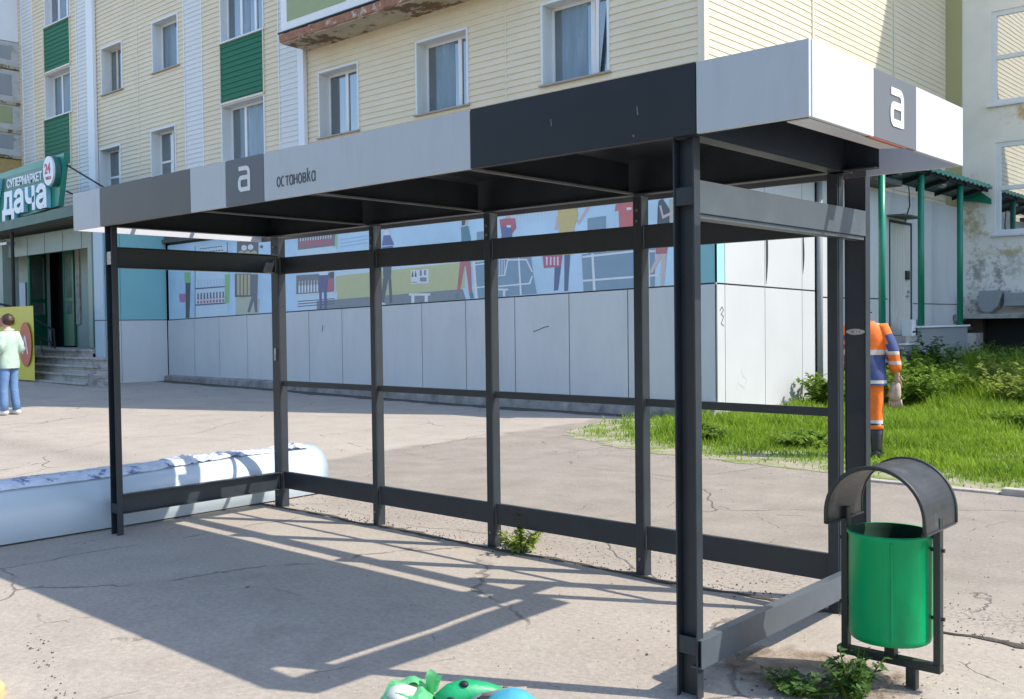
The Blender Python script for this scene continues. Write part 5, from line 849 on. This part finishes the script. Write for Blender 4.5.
# ------------------------------------------------------------ people
def skin_mesh(J,E,root,xf,levels=2):
    names=list(J); ix={k:i for i,k in enumerate(names)}
    me=bpy.data.meshes.new('tmp'); me.from_pydata([J[k][0] for k in names],[(ix[a],ix[b]) for a,b in E],[]); me.update()
    o=bpy.data.objects.new('tmp',me); COL.objects.link(o); sk_=o.modifiers.new('s','SKIN'); sk_.use_smooth_shade=True; sk_.branch_smoothing=.3
    for k in names:
        d=me.skin_vertices[0].data[ix[k]]; r=J[k][1]; d.radius=r if isinstance(r,tuple) else (r,r); d.use_root=(k==root)
    if levels: ss=o.modifiers.new('u','SUBSURF'); ss.levels=levels; ss.render_levels=levels
    dg=bpy.context.evaluated_depsgraph_get(); m=bpy.data.meshes.new_from_object(o.evaluated_get(dg)); bpy.data.objects.remove(o); m.transform(xf); return m
def put(name,me,m,parent,mats=None):
    me.materials.clear()
    for q in (mats or [m]): me.materials.append(q)
    me.polygons.foreach_set('use_smooth',[True]*len(me.polygons)); me.name=name
    o=bpy.data.objects.new(name,me); COL.objects.link(o); o.parent=parent; WORLD[o.name]=WORLD[parent.name]; return o
def skeleton(h,arms,legs,head=(0,-.02,0)):
    s=h/1.70; V=lambda x,y,z:(x*s,y*s,z*s); J={}; E=[]
    def a(n,p,r,to=None):
        J[n]=(V(*p),r*s if not isinstance(r,tuple) else (r[0]*s,r[1]*s))
        if to: E.append((to,n))
    a('pelvis',(0,0,.93),(.135,.10)); a('waist',(0,0,1.08),(.12,.09),'pelvis'); a('chest',(0,.0,1.26),(.145,.10),'waist'); a('collar',(0,.01,1.40),(.085,.07),'chest')
    hx,hy,hz=head
    a('neck',(hx*.5,.0+hy*.4,1.475+hz*.5),.052,'collar'); a('jaw',(hx,hy-.015,1.535+hz),(.060,.068),'neck'); a('skull',(hx,hy,1.605+hz),(.078,.096),'jaw'); a('crown',(hx,hy+.008,1.665+hz),(.055,.066),'skull')
    a('nose',(hx,hy-.105,1.575+hz),.013,'skull')
    for sd,nm in ((-1,'r'),(1,'l')):
        sh,el,wr=arms[nm]
        a('shoulder_'+nm,(sd*.165,.01,1.375),.062,'collar'); a('elbow_'+nm,el,.042,'shoulder_'+nm); a('wrist_'+nm,wr,.027,'elbow_'+nm)
        d=(Vector(wr)-Vector(el)).normalized(); pl=Vector(wr)+d*.055; a('palm_'+nm,tuple(pl),(.034,.018),'wrist_'+nm)
        side=d.cross(Vector((0,1,0)))
        side=side.normalized() if side.length>.2 else Vector((1,0,0)); bend=d.cross(side).normalized()
        for f,(off,L_) in enumerate(((-.027,.060),(-.009,.068),(.009,.064),(.026,.050))):
            b1=pl+d*.03+side*off; b2=b1+d*L_*.55+bend*.004; b3=b2+d*L_*.45+bend*.022
            a(f'f{f}a_{nm}',tuple(b1),.0095,'palm_'+nm); a(f'f{f}b_{nm}',tuple(b2),.0085,f'f{f}a_{nm}'); a(f'f{f}c_{nm}',tuple(b3),.007,f'f{f}b_{nm}')
        t1=Vector(wr)+d*.03-side*.034; t2=t1+d*.03-side*.018+bend*.01; a('ta_'+nm,tuple(t1),.011,'wrist_'+nm); a('tb_'+nm,tuple(t2+d*.012),.0085,'ta_'+nm)
        kn,an,toe=legs[nm]
        a('hip_'+nm,(sd*.085,0,.88),.088,'pelvis'); a('knee_'+nm,kn,.056,'hip_'+nm); a('ankle_'+nm,an,.040,'knee_'+nm); a('toe_'+nm,toe,(.042,.028),'ankle_'+nm)
    return J,E,s
def sub(J,keys,sc,add=0,ends={}):
    o={}
    for k in keys:
        p,r=J[k]; r=r if isinstance(r,tuple) else (r,r); r=tuple(q*sc+add for q in r); o[k]=(ends.get(k,p),r)
    return o
def edges(E,keys): return [(a,b) for a,b in E if a in keys and b in keys]
def mixp(a,b,t): return tuple(x+(y-x)*t for x,y in zip(a,b))
def figure(loc,rot,h,arms,legs,label,head=(0,-.02,0)):
    loc=(loc[0],loc[1],gz(loc[0])); T=thing('person',label,'person',loc); xf=Matrix.Rotation(rot,4,'Z')
    J,E,s=skeleton(h,arms,legs,head); body=put('body',skin_mesh(J,E,'pelvis',xf),M['skin'],T)
    return T,J,E,s,xf
def garment(name,T,J,E,keys,root,xf,m,sc=1.0,add=0,extra={},eedges=(),drop=()):
    g_={**sub(J,keys,sc,add),**extra}
    es=[e for e in edges(E,set(keys)) if e not in drop]+list(eedges)
    return put(name,skin_mesh(g_,es,root,xf),m,T)
def local(T,xf,b,name,m,parent=None,smooth=True):
    me=bpy.data.meshes.new(name); me.from_pydata(b.v,[],b.f); me.transform(xf); return put(name,me,m,parent or T)
def rings(b,R_l,n=20,fold=0,seed=1):
    g_=np.random.default_rng(seed); ph=g_.uniform(0,6.28,4); o=len(b.v)
    for q,(c,rx,ry) in enumerate(R_l):
        for k in range(n):
            a=2*PI*k/n; w_=1+fold*(.5*math.sin(3*a+ph[0]+q*1.3)+.4*math.sin(5*a+ph[1]-q*.9)+.3*math.sin(2*a+ph[2]+q*2.1))
            b.v.append((c[0]+rx*w_*math.cos(a),c[1]+ry*w_*math.sin(a),c[2]))
    for q in range(len(R_l)-1):
        for k in range(n): b.f.append((o+q*n+k,o+q*n+(k+1)%n,o+(q+1)*n+(k+1)%n,o+(q+1)*n+k)); b.m.append(0)
    return b
def torso_mesh(J,s,hem,col=1.455,fold=.035,wide=1.0,rs=.064,rc=.052,cuff=.86):
    b=MB(); zs=[(hem,.185,.140),(hem+.10,.186,.142),(.98,.176,.134),(1.08,.170,.128),(1.18,.180,.132),(1.28,.190,.134),(1.35,.186,.122),(1.395,.158,.105),(1.425,.110,.085),(1.445,.078,.074),(col,.070,.070)]
    rings(b,[((0,.004*s,z*s),rx*s*wide,ry*s*wide) for z,rx,ry in zs],24,fold,4)
    for nm in 'lr':
        sh,el,wr=(Vector(J[k+nm][0]) for k in ('shoulder_','elbow_','wrist_')); cf=el.lerp(wr,cuff); top=sh+Vector((-.07*s if sh.x>0 else .07*s,0,.012*s))
        P=[top,sh,sh.lerp(el,.3),sh.lerp(el,.65),el,el.lerp(cf,.35),el.lerp(cf,.7),cf]; rr_=[.045,rs+.004,rs+.008,rs+.002,rs-.001,rs-.006,rc+.004,rc]
        b.tube(P,[r*s*(1+fold*math.sin(q*2.4)) for q,r in enumerate(rr_)],14)
    return b
def legs_mesh(J,s,upto=1.0,ra=.066,top=1.03,fold=.03):
    b=MB(); rings(b,[((0,.0,z*s),rx*s,ry*s) for z,rx,ry in ((top,.150,.112),(.96,.160,.120),(.90,.172,.128),(.84,.170,.124),(.80,.12,.10))],24,.01,2)
    for nm in 'lr':
        hp,kn,an=(Vector(J[k+nm][0]) for k in ('hip_','knee_','ankle_')); e=kn.lerp(an,upto)
        P=[hp+Vector((0,0,.02)),hp.lerp(kn,.3),hp.lerp(kn,.7),kn,kn.lerp(e,.35),kn.lerp(e,.7),e]; r0=[.090,.088,.076,.070,.068,.066,ra]
        b.tube(P,[r*s*(1+fold*math.sin(q*2.9+1)) for q,r in enumerate(r0)],16)
    return b
def woman(loc,rot,h,label,jm,cap,arms,legs):
    T,J,E,s,xf=figure(loc,rot,h,arms,legs,label)
    j=local(T,xf,torso_mesh(J,s,.80),'jacket',jm)
    b=MB(); b.tube([(.045*s,-.085*s,1.385*s),(.078*s,-.01*s,1.445*s),(.045*s,.066*s,1.452*s),(-.045*s,.066*s,1.452*s),(-.078*s,-.01*s,1.445*s),(-.045*s,-.085*s,1.385*s)],.020*s,8); local(T,xf,b,'collar',jm,j)
    local(T,xf,legs_mesh(J,s),'jeans',M['jeans'])
    for nm in 'lr':
        b=MB(); A=J['ankle_'+nm][0]; t=J['toe_'+nm][0]; q=Vector(t)-Vector(A); q.z=0; q=q.normalized()
        b.tube([Vector((A[0],A[1],.045*s))-q*.07*s,Vector((A[0],A[1],.055*s))-q*.03*s,Vector((A[0],A[1],.055*s))+q*.04*s,Vector((t[0],t[1],.042*s)),Vector((t[0],t[1],.035*s))+q*.05*s],[.03*s,.048*s,.05*s,.044*s,.022*s],12)
        b.v=[(x,y,max(.0,z)) for x,y,z in b.v]; local(T,xf,b,'shoe',M['shoe_w'])
    hc=J['skull'][0]; b=MB(); b.ball((hc[0],hc[1]+.026*s,hc[2]+.020*s),.094*s,.100*s,.100*s,20,14); rr=np.random.default_rng(3)
    b.v=[(x+rr.normal(0,.006),y+rr.normal(0,.006),z+rr.normal(0,.006)) for x,y,z in b.v]
    local(T,xf,b,'hair',M['hair'])
    if cap:
        b=MB(); b.lathe([(.108*s,hc[2]+.015*s),(.112*s,hc[2]+.05*s),(.09*s,hc[2]+.095*s),(.05*s,hc[2]+.12*s),(0,hc[2]+.126*s)],hc[0],hc[1]+.01,20); b.prism([(hc[0]+.08*s*math.cos(a),hc[1]-.06*s-.12*s*math.sin(a)) for a in np.linspace(0,PI,10)],hc[2]+.02*s,hc[2]+.032*s,'z'); local(T,xf,b,'cap',M['cap_w'])
    for sd in (-1,1):
        b=MB(); b.ball((sd*.030*s,hc[1]-.086*s,hc[2]-.005),.009,.006,.008,8,6); local(T,xf,b,'eye',M['rubber'])
    return T
arms1={'r':(0,(-.235,.06,1.12),(-.17,-.16,1.02)),'l':(0,(.22,.05,1.12),(.10,-.17,1.05))}
legs1={'r':((-.09,.01,.49),(-.10,.05,.08),(-.115,-.09,.035)),'l':((.10,-.03,.49),(.11,-.02,.08),(.125,-.16,.035))}
woman((-10.50,3.42),math.radians(-62),1.66,'woman in a pale mint jacket and blue jeans standing with folded hands, face turned away',M['jacket'],False,arms1,legs1)
woman((-11.06,3.10),math.radians(80),1.60,'person in white cap and crimson top at the left edge, facing the woman in mint',M['coat2'],True,arms1,legs1)
# road worker
WL=(2.57,7.06)
armsw={'r':(0,(-.265,.03,1.13),(-.30,-.02,.89)),'l':(0,(.265,.02,1.13),(.28,-.06,.90))}
legsw={'r':((-.10,-.0,.49),(-.105,.045,.085),(-.12,-.10,.035)),'l':((.10,-.05,.49),(.10,.03,.085),(.115,-.10,.035))}
T,J,E,s,xf=figure(WL,math.radians(196),1.70,{'r':armsw['l'],'l':armsw['r']} if False else armsw,legsw,'road worker in orange and navy reflective workwear walking away on the grass, holding gloves',(.085,-.095,-.05))
jb=torso_mesh(J,s,.78,1.46,.065,1.12,.070,.058,.84); jk=local(T,xf,jb,'jacket',M['navy_c'])
jk.data.materials.append(M['hivis']); jk.data.materials.append(M['refl'])
import bmesh
def slice_z(me,levels,inv):
    bm=bmesh.new(); bm.from_mesh(me)
    for z in levels: bmesh.ops.bisect_plane(bm,geom=bm.verts[:]+bm.edges[:]+bm.faces[:],plane_co=(0,0,z),plane_no=(0,0,1))
    bm.to_mesh(me); bm.free()
slice_z(jk.data,[q*s for q in (.80,.835,1.0,1.035,1.10,1.105,1.14,1.155,1.20)],None); ixf=xf.inverted()
idxs=[]
for p in jk.data.polygons:
    c=ixf@p.center; z=c.z/s; ax=abs(c.x)/s; arm=ax>.205+max(0,(1.3-z))*.06 and z<1.34
    if arm: m_=2 if (1.105<z<1.14 or 1.0<z<1.035) else (1 if z<1.14 else 0)
    else: m_=2 if (1.105<z<1.155 or .80<z<.835) else (1 if z>1.10 else 0)
    idxs.append(m_)
jk.data.polygons.foreach_set('material_index',idxs); jk.data.polygons.foreach_set('use_smooth',[True]*len(idxs))
tr=local(T,xf,legs_mesh(J,s,.45,.078),'trousers',M['hivis']); slice_z(tr.data,[.36*s,.41*s],None)
tr.data.materials.append(M['refl']); tr.data.polygons.foreach_set('material_index',[1 if .36<(ixf@p.center).z/s<.41 else 0 for p in tr.data.polygons]); tr.data.polygons.foreach_set('use_smooth',[True]*len(tr.data.polygons))
for nm in 'lr':
    A=J['ankle_'+nm][0]; K=J['knee_'+nm][0]; t=J['toe_'+nm][0]; b=MB(); q=Vector((t[0]-A[0],t[1]-A[1],0)).normalized()
    b.tube([mixp(K,A,.30),mixp(K,A,.6),(A[0],A[1],.11*s),(A[0],A[1],.03*s)],[.070*s,.066*s,.056*s,.052*s],14)
    b.tube([Vector((A[0],A[1],.045*s))-q*.05*s,Vector((A[0],A[1],.055*s))+q*.03*s,Vector((t[0],t[1],.045*s)),Vector((t[0],t[1],.035*s))+q*.05*s],[.045*s,.055*s,.05*s,.025*s],12)
    b.v=[(x,y,max(.0,z)) for x,y,z in b.v]; local(T,xf,b,'boot',M['boot'])
hc=J['skull'][0]; b=MB(); b.ball((hc[0],hc[1]+.012*s,hc[2]+.02*s),.086*s,.10*s,.092*s,18,12); local(T,xf,b,'hair',M['hair'])
for sd in (-1,1):
    b=MB(); b.ball((sd*.030*s,hc[1]-.080*s,hc[2]-.005),.009,.006,.008,8,6); local(T,xf,b,'eye',M['rubber'])
gl=thing('work_gloves','pair of tan work gloves dangling from the road worker hand','gloves',(WL[0],WL[1],.6))
for nm,dx,rt in (('r',0,.0),('r',.03,.15)):
    Wp=Vector(J['palm_'+nm][0])+Vector((0,-.015,-.05)); b=MB()
    b.tube([Wp+Vector((dx,0,.02)),Wp+Vector((dx+.01,0,-.05)),Wp+Vector((dx*1.3+.012,.01,-.12)),Wp+Vector((dx*1.5+.005,.012,-.17))],[.030,.044,.048,.030],10)
    for f in range(4):
        o=Wp+Vector((dx*1.5+(-.03+.02*f),.012,-.16)); b.tube([o,o+Vector((.004*f-.006,.004,-.05)),o+Vector((.008*f-.012,0,-.085))],[.013,.012,.008],7)
    o=Wp+Vector((dx+.05,0,-.09)); b.tube([o,o+Vector((.03,0,-.04))],[.014,.009],7)
    me=bpy.data.meshes.new('glove'); me.from_pydata(b.v,[],b.f); me.transform(xf); o=put('glove',me,M['glove'],gl); 
    me.transform(Matrix.Translation(Vector((0,0,-.6))))

# ------------------------------------------------------------ ground details
b=MB(); n=170; rr=np.random.default_rng(11)
top=[];bot=[]
ks_=np.cumsum(rr.normal(0,.012,n+1)); ks_-=np.linspace(ks_[0],ks_[-1],n+1)
for i in range(n+1):
    x=-2.2+11.5*i/n; cy_=1.445+.02*math.sin(x*1.3)+ks_[i]; wd=.007+.011*abs(rr.normal(0,1))+.010*math.sin(x*3)**2
    b.v+=[(x,cy_-wd,.004),(x,cy_-wd*.3,.010),(x,cy_+wd*.6,.006),(x,cy_+wd*1.3,.004)]
for i in range(n):
    for k in range(3): b.f.append((i*4+k,(i+1)*4+k,(i+1)*4+k+1,i*4+k+1)); b.m.append(0)
tag(b.build('soil_joint',mat('dark_soil',(.085,.070,.057),.95,.4,14,bump=1,bscale=50)),kind='structure')
# bare soil under the bin
b=MB(); n=70; ph=rr.uniform(0,6.28,8); c0=(5.02,.52)
pts=[]
for i in range(n):
    a=2*PI*i/n; k=1+sum(.16/(q+1)**.5*math.sin((q+2)*a+ph[q]) for q in range(8)); pts.append((c0[0]+.62*k*math.cos(a),c0[1]+.42*k*math.sin(a)))
b.v=[(c0[0],c0[1],.022)]+[(c0[0]+(x-c0[0])*.55,c0[1]+(y-c0[1])*.55,.016) for x,y in pts]+[(x,y,.0035) for x,y in pts]
for i in range(n): j=(i+1)%n; b.f+=[(0,1+i,1+j),(1+i,1+n+i,1+n+j,1+j)]; b.m+=[0,0]
tag(rebase(b.build('soil',M['dirt'],smooth=True),(c0[0],c0[1],0)),kind='structure')
def scatter(name,m,pts,smin,smax,flat=.6):
    b=MB()
    for x,y in pts:
        s_=smin+(smax-smin)*rr.random()**3; a=rr.uniform(0,6.28); z0=gz(x)+dip(x,y)
        o=len(b.v); cs,sn=math.cos(a)*s_,math.sin(a)*s_; f=rr.uniform(.6,1.2,5)
        b.v+=[(x+cs*f[0],y+sn*f[0],z0-.002),(x-sn*f[1],y+cs*f[1],z0-.002),(x-cs*f[2],y-sn*f[2],z0-.002),(x+sn*f[3],y-cs*f[3],z0-.002),(x+cs*.3,y+sn*.2,z0+s_*flat*1.2*f[4]),(x-cs*.3,y-sn*.3,z0+s_*flat*1.1*f[4])]
        b.f+=[(o,o+1,o+4),(o+1,o+5,o+4),(o+1,o+2,o+5),(o+2,o+3,o+5),(o+3,o+4,o+5),(o+3,o,o+4)]; b.m+=[0]*6
    return tag(b.build(name,m),kind='stuff')
pp=[(rr.uniform(-2,9.3),1.47+rr.normal(0,.05)) for _ in range(2700)]+[(1.9+t_+rr.normal(0,.05),-1.36-.30*t_+rr.normal(0,.03)) for t_ in rr.uniform(0,1.05,130)]+[(c0[0]+rr.normal(0,.25),c0[1]+rr.normal(0,.14)) for _ in range(500)]
scatter('soil_crumbs',M['soilcrumb'],pp,.002,.012)
pp=[(rr.uniform(-2,9),1.75+rr.normal(0,.22)) for _ in range(2600)]+[(rr.uniform(3.5,8),rr.uniform(-2.6,3)) for _ in range(900)]+[(rr.uniform(-5,9),rr.uniform(-2.5,6)) for _ in range(1500)]+[(c0[0]+rr.normal(0,.42),c0[1]+rr.normal(0,.28)) for _ in range(420)]+[(rr.uniform(-2,7),5.62+rr.normal(0,.16)) for _ in range(900)]
scatter('pebbles',M['pebble'],pp,.003,.012)
# yellow painted strip at the lower left corner
b=MB(); b.prism([(1.8,-1.80),(2.45,-1.75),(2.60,-1.765),(2.70,-1.83),(3.2,-2.4),(1.8,-2.6)],-.08,.035,'z'); tag(b.build('painted_kerb',M['yellow_k'],bevel=.012),kind='structure')
# kerb along the lawn
b=MB(); x=3.1
while x<11: 
    L_=rr.uniform(.55,1.0); t=rr.normal(0,.01); b.box(x,x+L_-rr.uniform(.02,.12),5.50+t-.02*(x-3.1)*.1,5.60+t,-.05,.028+rr.normal(0,.014)); x+=L_
tag(b.build('kerb',M['kerb'],bevel=.012),kind='structure')
# lawn ground
ed=[(-2.0,8.6),(-1.7,7.4),(-1.35,6.75),(-.8,6.55),(-.1,6.2),(.6,5.98),(1.2,5.92),(2.0,5.88),(2.8,5.80),(3.4,5.64),(14,5.6),(16,9),(16,yW),(xA+.02,yW),(xA+.02,yA-.06),(-1.9,9.65)]
ed2=[]
for (x0,y0),(x1,y1) in zip(ed,ed[1:]+ed[:1]):
    m_=max(1,int(math.hypot(x1-x0,y1-y0)/.09)) if max(y0,y1)<8.7 and max(x0,x1)<4 else 1
    for q in range(m_): ed2.append((x0+(x1-x0)*q/m_+(rr.normal(0,.045) if q else 0),y0+(y1-y0)*q/m_+(rr.normal(0,.055) if q else 0)))
b=MB(); b.v=[(x,y,.0035) for x,y in ed2]; ed_n=len(ed2); b.f=[tuple(range(ed_n))]; b.m=[0]; tag(b.build('lawn',M['lawn']),kind='structure')
# ------------------------------------------------------------ grass
def inpoly(X,Y,P):
    c=np.zeros(len(X),bool); n=len(P)
    for i in range(n):
        x0,y0=P[i]; x1,y1=P[i-1]; q=((y0>Y)!=(y1>Y))&(X<(x1-x0)*(Y-y0)/(y1-y0+1e-12)+x0); c^=q
    return c
def grass(Nb):
    g_=np.random.default_rng(21); X=g_.uniform(-2,9.5,Nb*2); Y=5.6+(yW-5.6)*g_.random(Nb*2)**1.5
    k=inpoly(X,Y,ed); X,Y=X[k],Y[k]
    d=np.minimum(1,np.maximum(0,(Y-5.75-np.where(X<2.5,.25,0)-np.clip(.35*(1.0-X),0,.6))/1.3))
    cl=.5+.5*np.sin(X*1.7+1.3*np.sin(Y*1.1))*np.sin(Y*1.9+X*.6)+.35*np.sin(X*5.1+Y*3.3)*np.sin(Y*4.7-X*2.)
    keep=g_.random(len(X))<(.03+.97*d**1.3)*np.clip(.50+.6*cl,.14,1)*np.clip((X+1.9)/2.2+.15*np.sin(9*X+7*Y),.1,1); X,Y,d,cl=X[keep],Y[keep],d[keep],cl[keep]
    tall=np.clip((Y-8.6)/4,0,1)*.6+np.clip((Y-13)/4,0,1)*.55
    H=(.022+.035*d+.09*np.clip(cl,0,1)**1.5*d+.20*tall*np.clip(cl+.3,.3,1.2)+np.clip((Y-12.6)/2.5,0,1)*.42*np.clip(.55+.6*np.sin(X*2.3+Y*.8)*np.sin(Y*1.6-X*1.1),.08,1)*(X>-.1))*g_.uniform(.55,1.35,len(X))
    W_=(.0035+.0045*g_.random(len(X)))*(1+.09*np.maximum(0,Y-6)); a=g_.uniform(0,6.28,len(X)); lean=H*g_.uniform(.1,.8,len(X)); la=g_.uniform(0,6.28,len(X))
    n=len(X); V=np.zeros((n,5,3)); dx,dy=np.cos(a)*W_,np.sin(a)*W_; lx,ly=np.cos(la)*lean,np.sin(la)*lean
    V[:,0]=np.stack([X-dx,Y-dy,np.zeros(n)],1); V[:,1]=np.stack([X+dx,Y+dy,np.zeros(n)],1)
    V[:,2]=np.stack([X+dx*.75+lx*.35,Y+dy*.75+ly*.35,H*.6],1); V[:,3]=np.stack([X-dx*.75+lx*.35,Y-dy*.75+ly*.35,H*.6],1); V[:,4]=np.stack([X+lx,Y+ly,H],1)
    me=bpy.data.meshes.new('grass'); me.vertices.add(n*5); me.vertices.foreach_set('co',V.ravel())
    base=np.arange(n)[:,None]*5; lp=np.concatenate([base+np.array([[0,1,2,3]]),base+np.array([[3,2,4]])],1).ravel()
    me.loops.add(n*7); me.loops.foreach_set('vertex_index',lp.astype(np.int32)); me.polygons.add(n*2)
    st=(np.arange(n)[:,None]*7+np.array([[0,4]])).ravel(); me.polygons.foreach_set('loop_start',st.astype(np.int32)); me.update(calc_edges=True)
    me.materials.append(M['grass']); o=bpy.data.objects.new('grass',me); COL.objects.link(o); tag(o,kind='stuff'); return n
grass(150000)
# ------------------------------------------------------------ weeds
def weed_mesh(seed,h,r,stems,leaves,ls,shape='bush'):
    g_=np.random.default_rng(seed); st=MB(); lf=MB()
    for s_ in range(stems):
        a=g_.uniform(0,6.28); rad=r*g_.random()**.6; hh=h*g_.uniform(.55,1.0)*(1-.35*rad/r); bx,by=.25*rad*math.cos(a),.25*rad*math.sin(a); tx,ty=rad*math.cos(a),rad*math.sin(a)
        path=[(bx+(tx-bx)*t**1.4,by+(ty-by)*t**1.4,hh*t) for t in (0,.3,.6,1)]; st.tube(path,[.006,.005,.004,.002],5,False)
        for l in range(leaves):
            t=g_.uniform(.12,1.0)**.8; p=Vector((bx+(tx-bx)*t**1.4,by+(ty-by)*t**1.4,hh*t)); a2=g_.uniform(0,6.28); L_=ls*g_.uniform(.5,1.2)*(1.15-.5*t); e=g_.uniform(-.5,.8)
            d=Vector((math.cos(a2)*math.cos(e),math.sin(a2)*math.cos(e),math.sin(e))); sd=d.cross(Vector((0,0,1))).normalized()*L_*.30; up=Vector((0,0,-.12*L_))
            m_=p+d*L_*.5; q=p+d*L_+up
            lf.add([p,m_+sd,q,m_-sd+Vector((0,0,.05*L_))],[(0,1,2,3)])
    return st,lf
WM={}
def weed(name,label,loc,seed,h,r,stems,leaves,ls,m,group=None,cat='weed'):
    t=thing(name,label,cat,loc,group); st,lf=weed_mesh(seed,h,r,stems,leaves,ls)
    for b,n_,mm in ((st,'stem',M['weed']),(lf,'foliage',m)):
        b.v=[(x+loc[0],y+loc[1],z+loc[2]) for x,y,z in b.v]; b.build(n_,mm,t)
    return t
weed('weed_plant','small pale green weed growing at the foot of a back post of the shelter',(2.60,1.43,0),1,.26,.19,17,20,.062,M['weed_l'])
weed('weed_plant','dark leafy weed spilling over the soil under the green litter bin',(5.27,.36,0),2,.24,.15,16,22,.055,M['weed_d'])
weed('weed_plant','low flattened weed on the soil left of the litter bin',(5.08,.27,0),3,.10,.20,16,16,.05,M['weed_d'])
for lab,x,y,h,r,st,sd,m in (
 ('leafy bush against the white side wall behind the shelter',-.28,12.3,.80,.60,38,4,'weed'),
 ('low bush at the white wall beside the drainpipe',-.35,13.5,.75,.45,26,14,'weed'),
 ('clump of broad leaved weeds at the left end of the lawn',.45,7.2,.26,.36,40,5,'weed'),
 ('low spreading weed clump in the lawn left of the tall steel posts',1.65,7.7,.20,.55,44,15,'weed'),
 ('tall weed in front of the low end of the porch wall',.30,14.7,1.10,.75,54,6,'weed'),
 ('tall pointed weed in front of the tall grey porch wall',.15,16.0,1.45,.65,60,7,'weed_d'),
 ('broad weed bush between the porch wall and the worker',.85,12.8,1.0,.85,64,8,'weed'),
 ('dark weed thicket at the corner of the grey porch wall',.40,18.5,1.10,.95,64,9,'weed_d'),
 ('dark weed thicket in front of the cellar opening',1.45,17.2,1.15,1.0,64,10,'weed_d'),
 ('pale weed patch in the lawn in front of the porch corner',1.65,14.6,.95,1.0,70,11,'weed_l'),
 ('pale weed patch at the right edge of the lawn',2.65,13.4,.85,.95,66,12,'weed_l'),
 ('dark low weeds at the far right behind the pale patch',2.5,16.2,.85,.9,50,16,'weed'),
 ('low tuft in the lawn below the pale weeds',3.1,11.0,.36,.60,40,13,'weed')):
    weed('weed_bush',lab,(x,y,0),sd,h,r,st,34,.17 if h>.4 else .10,M[m],'weeds along the wall and lawn')
# damp soil along the foot of the shop front
b=MB(); n=80; xs2=np.linspace(-16.6,-2.2,n+1)
for i,x in enumerate(xs2): b.v+=[(x,yA-.13,gz(x)+.012),(x,yA-.32-.16*abs(math.sin(x*1.7)*math.sin(x*.6+1))-abs(rr.normal(0,.05)),gz(x)+.005)]
for i in range(n): b.f.append((2*i,2*i+1,2*i+3,2*i+2)); b.m.append(0)
tag(b.build('soil_edge',bpy.data.materials['dark_soil']),kind='structure')
